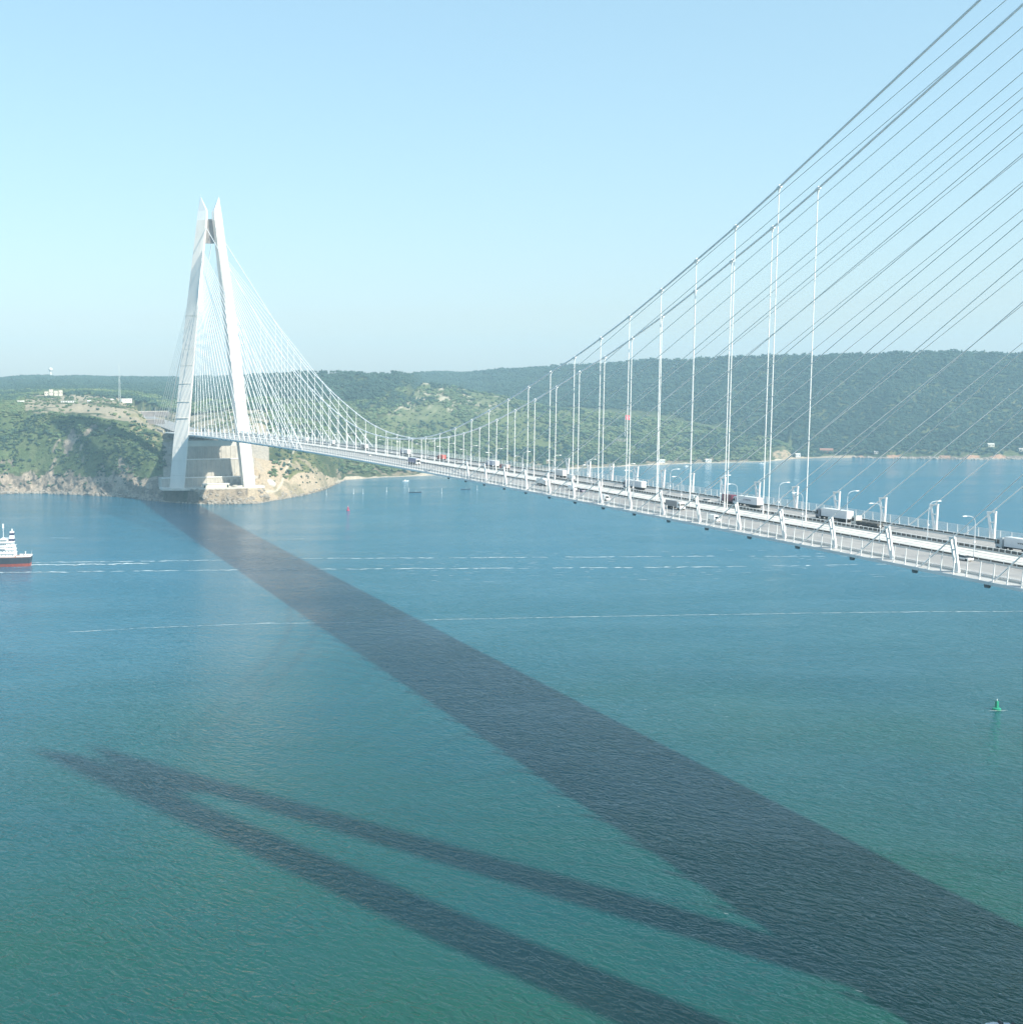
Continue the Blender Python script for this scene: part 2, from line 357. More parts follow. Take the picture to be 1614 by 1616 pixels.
# ------------------------------------------------------------------ terrain
# lines from the sea bed to behind the far ridge, one every few metres of coast:
# sea bed, shoreline, rock foot, cliff top, slope, slope top, back of plateau, far foot, far ridge, behind
COAST = [
 (-300, [(-514.2,1028.3,-6.0),(-518.2,1058.1,0.0),(-519.8,1069.9,8.2),(-522.3,1087.8,27.2),(-527.0,1122.5,64.4),(-538.4,1206.7,105.1),(-574.8,1474.2,119.8),(-693.3,2346.2,135.5),(-863.9,3600.7,185.3),(-958.2,4294.3,95.3)]),
 (-60, [(-305.5,911.9,-6.0),(-306.1,941.9,0.0),(-306.3,953.9,10.5),(-306.7,971.9,29.6),(-307.4,1006.9,65.4),(-309.1,1086.9,106.4),(-314.3,1341.8,120.7),(-332.8,2241.6,134.6),(-361.5,3639.9,186.9),(-375.8,4339.7,96.9)]),
 (0, [(-255.9,873.5,-6.0),(-255.6,903.5,0.0),(-255.5,915.5,11.2),(-255.3,933.5,28.2),(-255.0,968.5,66.0),(-254.3,1043.5,107.4),(-252.0,1283.5,121.6),(-244.3,2103.4,135.4),(-229.9,3640.6,188.6),(-223.3,4340.6,98.6)]),
 (30, [(-231.1,875.9,-6.0),(-230.3,905.9,0.0),(-230.0,917.9,10.4),(-229.6,935.9,30.1),(-228.8,967.8,67.4),(-227.1,1035.8,106.3),(-221.5,1265.8,123.5),(-202.1,2055.5,138.0),(-163.3,3639.5,194.0),(-146.1,4339.3,104.0)]),
 (60, [(-206.5,867.6,-6.0),(-205.3,897.6,0.0),(-204.9,907.5,8.7),(-204.0,929.5,33.4),(-202.9,957.5,70.0),(-200.5,1017.5,104.5),(-190.2,1277.3,125.3),(-161.6,1996.7,140.5),(-96.3,3637.3,196.0),(-68.5,4336.8,106.0)]),
 (120, [(-159.0,830.3,-6.0),(-156.9,860.2,0.0),(-156.2,870.2,12.0),(-155.0,886.1,24.6),(-153.1,914.1,66.5),(-149.8,960.0,104.0),(-128.7,1259.2,125.9),(-79.4,1957.5,139.8),(38.7,3629.9,195.4),(87.9,4328.2,105.4)]),
 (180, [(-114.0,784.3,-6.0),(-110.9,814.2,0.0),(-109.7,826.1,14.9),(-108.1,842.0,28.1),(-105.8,863.9,63.4),(-100.6,915.6,100.7),(-68.3,1232.0,122.4),(0.6,1908.5,136.4),(174.7,3618.2,193.6),(245.6,4314.6,103.6)]),
 (215, [(-90.0,746.6,-6.0),(-86.4,776.4,0.0),(-84.7,790.3,14.4),(-82.1,812.2,27.8),(-79.0,838.0,61.5),(-70.9,905.5,93.5),(-36.2,1193.4,114.2),(45.0,1868.5,133.3),(254.4,3609.3,192.1),(338.0,4304.3,102.1)]),
 (235, [(-78.3,714.1,-6.0),(-74.4,743.9,0.0),(-71.8,763.7,9.6),(-68.5,788.5,24.9),(-65.3,813.3,48.2),(-53.6,902.5,84.6),(-22.5,1140.5,100.5),(68.4,1834.6,130.4),(300.0,3603.6,190.7),(390.9,4297.7,100.7)]),
 (270, [(-55.9,679.2,-6.0),(-51.5,708.9,0.0),(-48.5,728.6,6.2),(-44.8,753.4,15.4),(-39.7,788.0,38.3),(-25.6,881.9,74.4),(-1.2,1045.1,81.8),(96.5,1697.8,122.6),(380.0,3592.4,189.1),(483.6,4284.7,99.1)]),
 (300, [(-36.7,655.0,-6.0),(-31.7,684.6,0.0),(-28.8,702.4,7.8),(-24.4,729.0,16.7),(-13.8,793.1,54.0),(-5.6,842.5,72.0),(20.6,1000.3,77.1),(123.7,1621.8,115.0),(432.3,3482.9,187.5),(546.8,4173.5,97.5)]),
 (330, [(-16.4,639.6,-6.0),(-11.0,669.2,0.0),(-8.5,682.9,8.8),(-2.9,713.4,16.5),(8.7,777.4,55.2),(17.7,826.6,73.9),(49.9,1003.7,86.0),(150.3,1554.6,120.2),(481.5,3372.8,185.8),(606.9,4061.5,95.8)]),
 (370, [(12.4,630.3,-6.0),(18.4,659.7,0.0),(21.2,673.4,8.8),(27.4,703.7,16.5),(40.4,767.4,55.1),(50.4,816.4,73.8),(86.4,992.8,93.3),(198.4,1541.5,122.3),(528.8,3160.0,187.0),(668.8,3845.9,97.0)]),
 (405, [(39.4,630.2,-6.0),(45.9,659.5,0.0),(49.0,673.2,7.3),(54.7,698.5,16.2),(66.7,752.2,48.0),(80.9,815.6,68.2),(120.1,991.3,92.9),(231.4,1489.0,122.3),(470.5,2558.9,182.3),(623.2,3242.1,92.3)]),
 (440, [(76.9,672.5,-6.0),(84.0,701.6,0.0),(87.6,716.2,6.7),(92.3,735.6,14.9),(102.9,779.3,38.3),(121.8,857.1,64.2),(166.7,1041.7,87.4),(273.0,1479.0,122.0),(414.0,2058.7,177.9),(579.4,2738.9,87.9)]),
 (480, [(123.5,725.7,-6.0),(131.2,754.7,0.0),(135.8,772.1,11.9),(142.7,798.2,30.4),(155.6,846.5,46.5),(174.8,919.0,60.9),(221.1,1093.0,85.6),(310.9,1431.2,121.9),(435.1,1898.6,177.4),(614.9,2575.1,87.4)]),
 (510, [(168.9,796.6,-6.0),(177.1,825.5,0.0),(180.9,838.9,11.2),(186.6,859.1,22.1),(202.9,916.9,42.1),(226.1,998.7,58.8),(272.3,1162.2,85.4),(354.0,1450.9,121.4),(463.7,1838.9,177.7),(654.3,2512.4,87.7)]),
 (530, [(214.1,889.4,-6.0),(222.5,918.1,0.0),(225.9,929.6,7.5),(231.0,946.9,15.6),(250.8,1014.1,36.4),(276.2,1100.4,55.1),(321.4,1253.9,82.8),(392.0,1493.7,121.0),(505.3,1878.9,179.0),(703.0,2550.4,89.0)]),
 (545, [(254.6,976.3,-6.0),(263.3,1005.0,0.0),(266.8,1016.5,3.6),(271.5,1031.8,8.4),(292.3,1100.7,29.2),(318.4,1186.8,47.9),(361.9,1330.4,80.6),(425.7,1540.9,120.6),(526.2,1872.7,178.1),(729.2,2542.6,88.1)]),
 (600, [(321.8,1011.3,-6.0),(331.3,1039.7,0.0),(334.5,1049.2,2.3),(338.9,1062.5,6.9),(364.7,1139.3,26.9),(391.7,1219.9,50.9),(436.1,1352.6,83.9),(480.6,1485.4,120.3),(602.2,1848.4,175.4),(824.5,2512.2,85.4)]),
 (640, [(366.0,1018.5,-6.0),(376.2,1046.8,0.0),(379.5,1056.2,2.4),(384.3,1069.4,6.5),(416.7,1159.7,30.3),(463.9,1291.5,64.3),(531.4,1479.8,107.6),(619.1,1724.5,151.3),(680.4,1895.4,173.7),(916.6,2554.4,83.7)]),
 (665, [(394.4,1024.0,-6.0),(404.9,1052.1,0.0),(408.4,1061.5,1.9),(413.3,1074.6,6.1),(450.4,1173.9,31.1),(509.8,1333.2,76.4),(649.7,1707.9,153.8),(789.6,2082.7,120.0),(1197.6,3175.6,199.1),(1442.4,3831.4,109.1)]),
 (700, [(435.4,1033.2,-6.0),(446.4,1061.1,0.0),(450.0,1070.4,1.9),(455.2,1083.4,6.2),(497.7,1191.4,33.8),(574.7,1386.7,86.4),(703.1,1712.3,146.7),(849.8,2084.5,112.0),(1269.1,3148.2,199.5),(1525.8,3799.4,109.5)]),
 (740, [(487.8,1055.1,-6.0),(499.4,1082.8,0.0),(503.2,1092.0,1.4),(509.0,1105.9,5.7),(557.3,1221.2,37.0),(646.0,1433.4,88.4),(761.8,1710.1,136.7),(923.9,2097.6,105.0),(1349.7,3115.5,198.7),(1619.8,3761.2,108.7)]),
 (800, [(564.9,1078.3,-6.0),(577.3,1105.6,0.0),(581.5,1114.7,1.5),(587.7,1128.4,5.9),(639.5,1242.1,38.2),(718.1,1415.1,79.3),(809.3,1615.3,118.6),(991.5,2015.8,100.0),(1385.5,2881.6,203.7),(1675.4,3518.8,113.7)]),
 (860, [(637.8,1087.2,-6.0),(651.1,1114.1,0.0),(655.5,1123.1,2.6),(662.1,1136.6,6.0),(712.9,1239.7,33.6),(783.6,1383.3,66.9),(867.5,1553.8,101.2),(1048.6,1921.6,95.0),(1451.4,2739.8,210.7),(1760.6,3367.8,120.7)]),
 (940, [(749.3,1120.3,-6.0),(763.7,1146.7,0.0),(768.4,1155.5,1.6),(775.6,1168.7,5.2),(823.3,1256.5,27.5),(882.9,1366.4,53.7),(968.8,1524.6,86.0),(1145.4,1849.7,90.0),(1542.1,2580.3,215.6),(1876.1,3195.5,125.6)]),
 (1000, [(837.3,1146.4,-6.0),(852.4,1172.3,0.0),(857.4,1181.0,1.7),(864.9,1193.9,5.4),(910.2,1271.7,22.9),(963.0,1362.5,45.2),(1048.5,1509.5,76.2),(1204.3,1777.4,85.0),(1589.2,2439.1,218.5),(1941.2,3044.2,128.5)]),
 (1050, [(908.5,1160.6,-6.0),(924.2,1186.2,0.0),(929.4,1194.7,1.7),(937.3,1207.5,4.9),(976.5,1271.4,20.5),(1023.6,1348.1,39.8),(1107.4,1484.4,68.0),(1238.3,1697.4,75.0),(1613.5,2308.1,219.5),(1980.0,2904.5,129.5)]),
 (1100, [(981.7,1175.3,-6.0),(998.0,1200.5,0.0),(1003.5,1208.9,1.8),(1011.6,1221.5,4.5),(1047.0,1276.0,17.8),(1090.4,1343.2,34.0),(1166.6,1460.7,58.6),(1297.0,1662.1,60.0),(1631.5,2178.5,220.2),(2012.0,2766.0,130.2)]),
 (1200, [(1109.9,1170.9,-6.0),(1127.4,1195.3,0.0),(1133.2,1203.4,1.8),(1141.9,1215.6,4.6),(1162.3,1244.1,12.4),(1191.4,1284.7,22.2),(1237.9,1349.8,35.2),(1348.5,1504.3,35.0),(1707.4,2005.8,220.2),(2114.7,2575.1,130.2)]),
 (1235, [(1185.3,1209.8,-6.0),(1203.2,1233.9,0.0),(1207.9,1240.3,4.4),(1217.4,1253.2,15.8),(1226.9,1266.1,19.9),(1238.8,1282.1,24.0),(1256.7,1306.3,25.2),(1322.1,1394.7,12.0),(1750.8,1974.2,220.1),(2167.1,2537.0,130.1)]),
 (1250, [(1228.6,1240.2,-6.0),(1246.6,1264.2,0.0),(1251.4,1270.6,2.0),(1259.9,1281.8,5.0),(1270.7,1296.2,6.6),(1282.7,1312.2,8.1),(1312.7,1352.2,12.1),(1444.7,1528.2,71.2),(1757.1,1944.6,219.1),(2177.1,2504.6,129.1)]),
 (1300, [(1304.8,1247.6,-6.0),(1323.3,1271.2,0.0),(1331.9,1282.2,2.4),(1343.1,1296.4,5.3),(1366.5,1326.3,18.7),(1397.4,1365.6,36.0),(1465.3,1452.1,65.7),(1588.9,1609.4,139.9),(1767.0,1836.2,218.2),(2199.3,2386.7,128.2)]),
 (1345, [(1354.0,1229.0,-6.0),(1373.0,1252.3,0.0),(1380.6,1261.6,2.5),(1390.7,1274.0,6.7),(1414.1,1302.6,20.1),(1448.9,1345.2,38.5),(1521.7,1434.2,72.1),(1645.1,1585.2,143.8),(1804.7,1780.4,218.0),(2247.7,2322.3,128.0)]),
 (1400, [(1390.7,1179.4,-6.0),(1410.2,1202.2,0.0),(1415.4,1208.2,5.7),(1421.9,1215.8,13.8),(1449.3,1247.7,26.8),(1488.3,1293.3,43.4),(1566.4,1384.4,79.1),(1690.1,1528.6,145.9),(1850.6,1715.8,217.5),(2306.2,2247.3,127.5)]),
 (1450, [(1444.1,1159.4,-6.0),(1464.1,1181.7,0.0),(1469.4,1187.7,5.7),(1476.1,1195.1,15.0),(1504.1,1226.5,26.7),(1544.1,1271.2,43.3),(1624.1,1360.6,78.9),(1750.7,1502.3,148.2),(1901.6,1671.1,219.1),(2368.2,2193.0,129.1)]),
 (1520, [(1494.3,1106.0,-6.0),(1514.9,1127.8,0.0),(1520.4,1133.6,6.2),(1527.3,1140.9,14.1),(1556.1,1171.4,28.0),(1600.8,1218.6,44.1),(1686.7,1309.4,79.0),(1817.3,1447.3,147.3),(1976.7,1615.7,218.8),(2457.9,2124.1,128.8)]),
 (1614, [(1600.2,1077.9,-6.0),(1621.6,1098.9,0.0),(1627.3,1104.5,5.6),(1634.4,1111.5,13.5),(1664.4,1140.9,27.4),(1710.8,1186.5,44.7),(1800.0,1274.0,78.4),(1935.6,1407.1,145.0),(2083.7,1552.6,213.9),(2583.3,2043.0,123.9)]),
 (1700, [(1671.5,1028.8,-6.0),(1693.6,1049.1,0.0),(1699.5,1054.5,5.5),(1706.9,1061.3,14.5),(1737.8,1089.7,28.2),(1785.6,1133.8,45.3),(1877.6,1218.4,78.4),(2017.4,1347.1,144.1),(2171.7,1489.1,211.2),(2686.7,1963.1,121.2)]),
 (1950, [(1903.7,920.9,-6.0),(1927.4,939.2,0.0),(1933.7,944.1,6.5),(1941.6,950.2,15.3),(1974.9,975.9,28.7),(2026.3,1015.6,45.4),(2125.2,1092.1,77.8),(2275.6,1208.2,141.6),(2379.9,1288.8,202.2),(2933.9,1716.7,112.2)]),
]

CS = np.array([c[0] for c in COAST], float)
CP = np.array([c[1] for c in COAST], float)            # (columns, 10, 3)

def coast_point(s, v):
    """world xyz for coast parameter s and inland parameter v (arrays)"""
    s = np.clip(s, CS[0], CS[-1]); v = np.clip(v, 0, 9)
    i = np.clip(np.searchsorted(CS, s, 'right') - 1, 0, len(CS) - 2)
    t = ((s - CS[i]) / (CS[i + 1] - CS[i]))[..., None]
    k = np.clip(np.floor(v).astype(int), 0, 8); w_ = (v - k)[..., None]
    a = CP[i, k] * (1 - t) + CP[i + 1, k] * t
    b = CP[i, k + 1] * (1 - t) + CP[i + 1, k + 1] * t
    return a * (1 - w_) + b * w_

def deck_z(y):
    return 89.89 - 5.616 * ((y - 7.0) / 704.0) ** 2

def ground(s, v):
    p = coast_point(s, v)
    x, y, z = p[..., 0].copy(), p[..., 1].copy(), p[..., 2].copy()
    inl = np.clip((v - 1.0) / 0.6, 0, 1)
    pit = np.clip(1 - np.abs(s - 335) / 75, 0, 1) * (v < 6)
    # broad swells, gullies and crags
    z += inl * (fbm(x / 60, y / 60, 3) - 0.5) * np.where(v < 6.5, 9, 16) * (1 - pit)
    z += inl * (fbm(x / 17, y / 17, 5) - 0.5) * 4.5 * (1 - 0.8 * pit)
    crag = np.clip(1 - np.abs(v - 2.1) / 1.15, 0, 1) * ((s < 262) + 0.45 * ((s > 425) & (s < 525)) + 0.4 * (s > 1350) + .3 * ((s > 262) & (s <= 425) & (v < 2.0)))
    rough = np.abs(fbm(x / 13, y / 13, 9, 5) - 0.5) * 2
    z += crag * (rough - 0.35) * 13 * np.clip((v - 1) / 0.5, 0, 1)
    off = crag * (fbm(x / 9 + z / 9, y / 9, 11, 4) - 0.5) * 16
    x += off * 0.3; y += off
    z = np.where(v <= 1.0, p[..., 2], np.maximum(z, 0.15 + 0.8 * inl))
    # level yard and cut terraces at the tower foot, clear space under the side span
    inpit = (np.abs(x) < 66) & (y < 777) & (v > 1.4)
    z = np.where(inpit & (y > 683) & (y < 720), np.minimum(z, 17.8), z)
    for (ya, yb, zc) in ((720, 732, 26), (732, 748, 48), (748, 777, 64)):
        z = np.where(inpit & (y >= ya) & (y < yb), np.minimum(z, zc), z)
    fl_ = np.clip((y - 672) / 12.0, 0, 1)
    z = np.where((np.abs(x) < 68) & (y > 672) & (y < 724) & (v > 1.1), np.maximum(z, 3 + fl_ * 14.0 - np.clip(np.abs(x) - 58, 0, 10) * 1.2), z)
    under = (np.abs(x) < 36) & (y > 640) & (y < 905)
    z = np.where(under, np.minimum(z, deck_z(y) - 9.5), z)
    lane = (np.abs(x) < 36) & (y >= 905) & (y < 1500)
    zr = 83.4 + (y - 905) * 0.022
    z = np.where(lane, np.minimum(z, zr - 0.6), z)
    return x, y, z

rows = np.concatenate([np.linspace(a, a + 1, n, endpoint=False) for a, n in enumerate((3, 12, 16, 30, 28, 22, 22, 34, 3))] + [[9.0]])
scols = np.concatenate([np.arange(-300, -40, 8.0), np.arange(-40, 560, 1.6), np.arange(560, 1700, 2.6), np.arange(1700, 1951, 10.0)])
SS, VV = np.meshgrid(scols, rows, indexing='ij')
GX, GY, GZ = ground(SS, VV)
nu, nv = SS.shape

def ground_colour(s, v, x, y, z):
    n1 = fbm(x / 22, y / 22, 21, 5); n2 = fbm(x / 7, y / 7, 23, 4); n3 = fbm(x / 70, y / 70, 29, 4)
    c = np.empty(s.shape + (3,)); c[:] = (0.060, 0.082, 0.040)
    def put(mask, col):
        mk = np.clip(mask, 0, 1)[..., None]
        c[:] = c * (1 - mk) + np.array(col) * mk
    sm = lambda a, lo, hi: np.clip((a - lo) / (hi - lo), 0, 1)
    put(sm(n1, .5, .62) * (v < 7), (0.105, 0.125, 0.058))
    put(sm(n2, .58, .7) * (v < 6.9) * 0.8, (0.16, 0.155, 0.085))
    put((s < 262) * (v > 2.9) * (v < 5.05), (0.088, 0.125, 0.058))
    put((s < 262) * (v > 2.9) * (v < 5.05) * sm(n2, .45, .6) * .7, (0.125, 0.150, 0.075))
    rock = np.where(n2[..., None] > .5, (0.33, 0.275, 0.22), (0.20, 0.17, 0.14))
    def putv(mask, cols):
        mk = np.clip(mask, 0, 1)[..., None]; c[:] = c * (1 - mk) + cols * mk
    putv((s < 258) * sm(3.12 + (n1 - .5) * 2.4 - v, 0, .12) * (v > .9), rock)                     # sea cliff
    putv((s < 205) * (v > 3.1) * (v < 4.9) * sm(n1 * .6 + n3 * .5, .67, .70), rock)               # outcrops on the slope
    put((s < 425) * (s > -30) * (v > 5.05) * (v < 6.5) * sm(n3 * .6 + n1 * .5, .44, .52), (0.36, 0.31, 0.225))   # bare plateau
    put((s > 258) * (s < 425) * (v > 1.4) * (v < 5.2), (0.37, 0.335, 0.285))                         # cut and yard
    putv((s > 250) * (s < 425) * (v > .9) * (v < 2.75) * (np.hypot(x, np.minimum(y - 690, 0)) > 0) * (y < 690), np.where(n2[..., None] > .5, (0.30, 0.245, 0.185), (0.20, 0.165, 0.13)))
    put((s > 205) * (s < 330) * (v > 4.2) * (v < 6.0) * sm(n1, .42, .5), (0.27, 0.245, 0.145))
    soil = (s > 392) * (s < 533) * (v > .95) * (v < 4.2 - np.clip((s - 470) / 30, 0, 2.2))
    put(soil * (0.55 + 0.45 * sm(n1, .40, .5)), (0.42, 0.34, 0.245))
    put((s > 455) * (s < 500) * (v > 2.9) * (v < 4.4) * sm(n1, .47, .55), (0.16, 0.165, 0.075))
    track = (s > 392) * (s < 470) * np.exp(-((v - (2.55 + np.clip((s - 425) / 40, 0, 1) ** 2 * 2.2)) / .16) ** 2)
    put(track * .9, (0.55, 0.49, 0.38))
    put((s > 530) * (s < 1250) * (v > .9) * (v < 1.5 + n1 * .4), (0.44, 0.38, 0.30))
    put((s > 1345) * (v > .9) * (v < 1.5 + n1 * .6), (0.20, 0.17, 0.14))                              # narrow beach
    put((s > 530) * (s < 1240) * (v > 2) * (v < 3.3) * sm(n1, .50, .58), (0.24, 0.20, 0.14))
    put((s > 610) * (s < 790) * (v > 5.05) * (v < 6.05) * sm(n2 * .5 + n1 * .5, .50, .56), (0.42, 0.38, 0.29))   # bare hilltop
    put((s > 560) * (s < 900) * (v > 3.9) * (v < 6.0) * sm(n3, .42, .52) * .85, (0.135, 0.165, 0.075))
    put((s > 1218) * (s < 1247) * (v > 1.1) * (v < 4) * sm(n2, .42, .52), (0.36, 0.28, 0.19))
    put((s > 1246) * (s < 1352) * (v > .9) * (v < 1.7 + n1 * .5), (0.38, 0.31, 0.23))
    put((s > 1355) * (v > .9) * (v < 2.2) * sm(vnoise(s / 21, v * 0 + 3.3, 5), .55, .62), (0.40, 0.25, 0.17))
    put((v > .9) * (v < 1.12 + n2 * .12) * ((s < 545) | (s > 1350)) * .75, (0.13, 0.115, 0.095))      # wet rock at the waterline
    return c

def land_material():
    mt = bpy.data.materials.new('land'); mt.use_nodes = True
    nt = mt.node_tree; N = nt.nodes; L = nt.links; bs = N['Principled BSDF']
    bs.inputs['Roughness'].default_value = 0.95; bs.inputs['Specular IOR Level'].default_value = 0.15
    at = N.new('ShaderNodeAttribute'); at.attribute_name = 'ground_cover'
    tc = N.new('ShaderNodeTexCoord')
    a = N.new('ShaderNodeTexNoise'); a.inputs['Scale'].default_value = 0.35; a.inputs['Detail'].default_value = 6; a.inputs['Roughness'].default_value = .7
    L.new(tc.outputs['Object'], a.inputs['Vector'])
    mr = N.new('ShaderNodeMapRange'); mr.inputs['From Min'].default_value = .3; mr.inputs['From Max'].default_value = .7
    mr.inputs['To Min'].default_value = .62; mr.inputs['To Max'].default_value = 1.3
    L.new(a.outputs['Fac'], mr.inputs['Value'])
    mx = N.new('ShaderNodeVectorMath'); mx.operation = 'SCALE'
    L.new(at.outputs['Color'], mx.inputs[0]); L.new(mr.outputs[0], mx.inputs['Scale'])
    L.new(mx.outputs[0], bs.inputs['Base Color'])
    b = N.new('ShaderNodeBump'); b.inputs['Strength'].default_value = .9; b.inputs['Distance'].default_value = 1.6
    L.new(a.outputs['Fac'], b.inputs['Height']); L.new(b.outputs['Normal'], bs.inputs['Normal'])
    return mt

me = bpy.data.meshes.new('terrain')
verts = np.stack([GX, GY, GZ], -1).reshape(-1, 3)
ii, jj = np.meshgrid(np.arange(nu - 1), np.arange(nv - 1), indexing='ij')
q = (ii * nv + jj).ravel()
quads = np.stack([q, q + nv, q + nv + 1, q + 1], 1)
me.vertices.add(len(verts)); me.vertices.foreach_set('co', verts.astype(np.float32).ravel())
me.loops.add(quads.size); me.loops.foreach_set('vertex_index', quads.astype(np.int32).ravel())
me.polygons.add(len(quads))
me.polygons.foreach_set('loop_start', np.arange(0, quads.size, 4, dtype=np.int32))
me.polygons.foreach_set('loop_total', np.full(len(quads), 4, np.int32))
me.update(calc_edges=True)
gc = ground_colour(SS, VV, GX, GY, GZ)
ca = me.color_attributes.new('ground_cover', 'FLOAT_COLOR', 'POINT')
ca.data.foreach_set('color', np.concatenate([gc.reshape(-1, 3), np.ones((nu * nv, 1))], 1).astype(np.float32).ravel())
me.materials.append(land_material())
tag(link_mesh('terrain', me), 'green hills and rocky shore across the strait', kind='structure')

def land_at(s, v):
    x, y, z = ground(np.array([float(s)]), np.array([float(v)]))
    return Vector((x[0], y[0], z[0]))

_hx, _hy, _hz = GX.ravel(), GY.ravel(), GZ.ravel()
def land_z(x, y):
    d = (_hx - x) ** 2 + (_hy - y) ** 2
    k = np.argpartition(d, 4)[:4]
    wgt = 1 / (d[k] + .5)
    return float((wgt * _hz[k]).sum() / wgt.sum())

# ------------------------------------------------------------------ woods
def leaf_material(name, c1, c2, scale):
    mt = bpy.data.materials.new(name); mt.use_nodes = True
    nt = mt.node_tree; N = nt.nodes; L = nt.links; bs = N['Principled BSDF']
    bs.inputs['Roughness'].default_value = .8; bs.inputs['Specular IOR Level'].default_value = .2
    oi = N.new('ShaderNodeObjectInfo'); tc = N.new('ShaderNodeTexCoord')
    no = N.new('ShaderNodeTexNoise'); no.inputs['Scale'].default_value = scale; no.inputs['Detail'].default_value = 3
    L.new(tc.outputs['Object'], no.inputs['Vector'])
    rp = N.new('ShaderNodeValToRGB')
    rp.color_ramp.elements[0].position = 0.1; rp.color_ramp.elements[0].color = (*c1, 1)
    rp.color_ramp.elements[1].position = 0.9; rp.color_ramp.elements[1].color = (*c2, 1)
    ad = N.new('ShaderNodeMath'); ad.operation = 'MULTIPLY_ADD'; ad.inputs[1].default_value = .36
    ge = N.new('ShaderNodeNewGeometry'); bg = N.new('ShaderNodeTexNoise'); bg.inputs['Scale'].default_value = .016; bg.inputs['Detail'].default_value = 5
    L.new(ge.outputs['Position'], bg.inputs['Vector'])
    bl = N.new('ShaderNodeMath'); bl.operation = 'MULTIPLY_ADD'; bl.inputs[1].default_value = 4.2; bl.inputs[2].default_value = -1.8
    L.new(bg.outputs['Fac'], bl.inputs[0])
    av = N.new('ShaderNodeMath'); av.operation = 'ADD'; L.new(bl.outputs[0], av.inputs[0]); L.new(oi.outputs['Random'], av.inputs[1])
    L.new(av.outputs[0], ad.inputs[0])
    h = N.new('ShaderNodeMath'); h.operation = 'MULTIPLY'; h.inputs[1].default_value = .5
    L.new(no.outputs['Fac'], h.inputs[0]); L.new(h.outputs[0], ad.inputs[2])
    L.new(ad.outputs[0], rp.inputs['Fac']); L.new(rp.outputs['Color'], bs.inputs['Base Color'])
    return mt
M['leaf'] = leaf_material('leaf_green', (0.058, 0.104, 0.050), (0.145, 0.212, 0.104), 0.8)
M['leaf_dry'] = leaf_material('leaf_olive', (0.080, 0.118, 0.056), (0.185, 0.220, 0.110), 0.8)
M['leaf_dark'] = leaf_material('leaf_dark', (0.022, 0.054, 0.046), (0.066, 0.116, 0.084), 0.8)

def ico(sub=2):
    import bmesh
    bm = bmesh.new(); bmesh.ops.create_icosphere(bm, subdivisions=sub, radius=1.0)
    v = np.array([p.co[:] for p in bm.verts]); f = [tuple(p.index for p in q.verts) for q in bm.faces]
    bm.free(); return v, f
ICO2 = ico(2); ICO1 = ico(1)

def crown_shape(mb, rg, h, wd, lobes, leaves, conifer=False):
    """clumps spread through the crown plus loose leaf faces at its rim"""
    for i in range(lobes):
        if conifer:
            t = i / max(1, lobes - 1); c = Vector((rg.uniform(-.1, .1) * wd, rg.uniform(-.1, .1) * wd, h * (.22 + .7 * t)))
            r = Vector((wd * .52 * (1.05 - t), wd * .52 * (1.05 - t), h * .2))
        else:
            a = rg.uniform(0, 6.283); rr = wd * .36 * math.sqrt(rg.random()) * (1 if i else 0)
            c = Vector((rr * math.cos(a), rr * math.sin(a), h * (.42 + .34 * rg.random() * (1 if i else 1))))
            k = rg.uniform(.62, 1.0) * (1.25 if i == 0 else .85)
            r = Vector((wd * .34 * k, wd * .34 * k, h * .27 * k))
        vs, fs = ICO2 if i == 0 and not conifer else ICO1
        ph = rg.uniform(0, 99)
        out = []
        for p in vs:
            d = 1 + .55 * (float(vnoise(p[0] * 2.3 + ph, p[1] * 2.3 + p[2] * 1.7, 3)) - .5)
            out.append((c.x + p[0] * r.x * d, c.y + p[1] * r.y * d, c.z + p[2] * r.z * d))
        mb.add(out, fs)
    for i in range(leaves):
        a = rg.uniform(0, 6.283); b = rg.uniform(-.5, 1.2)
        rad = wd * .5 * rg.uniform(.8, 1.12)
        p = Vector((rad * math.cos(a) * math.cos(b * .8), rad * math.sin(a) * math.cos(b * .8), h * (.55 + .42 * math.sin(b))))
        if conifer: p.x *= (1.1 - p.z / h); p.y *= (1.1 - p.z / h)
        s_ = wd * rg.uniform(.05, .1)
        d1 = Vector((rg.gauss(0, 1), rg.gauss(0, 1), rg.gauss(0, 1))).normalized(); d2 = d1.orthogonal().normalized()
        mb.add([p + d1 * s_, p + d2 * s_ * .8, p - d1 * s_, p - d2 * s_ * .8], [(0, 1, 2, 3)])

protos = bpy.data.collections.new('tree_kinds')
kinds = []
for i in range(6):
    mb = MB(); rg = random.Random(40 + i)
    crown_shape(mb, rg, 1.0, (1.0, 1.15, .95, .62, 1.3, 1.05)[i], (6, 7, 5, 6, 6, 7)[i], 30, conifer=(i == 3))
    o = bpy.data.objects.new('tree_kind', mb.mesh('tree_kind', M[('leaf', 'leaf_dry', 'leaf_dark', 'leaf_dark', 'leaf', 'leaf_dark')[i]]))
    o.name = 'tree_kind_%d' % i
    protos.objects.link(o); kinds.append(o)

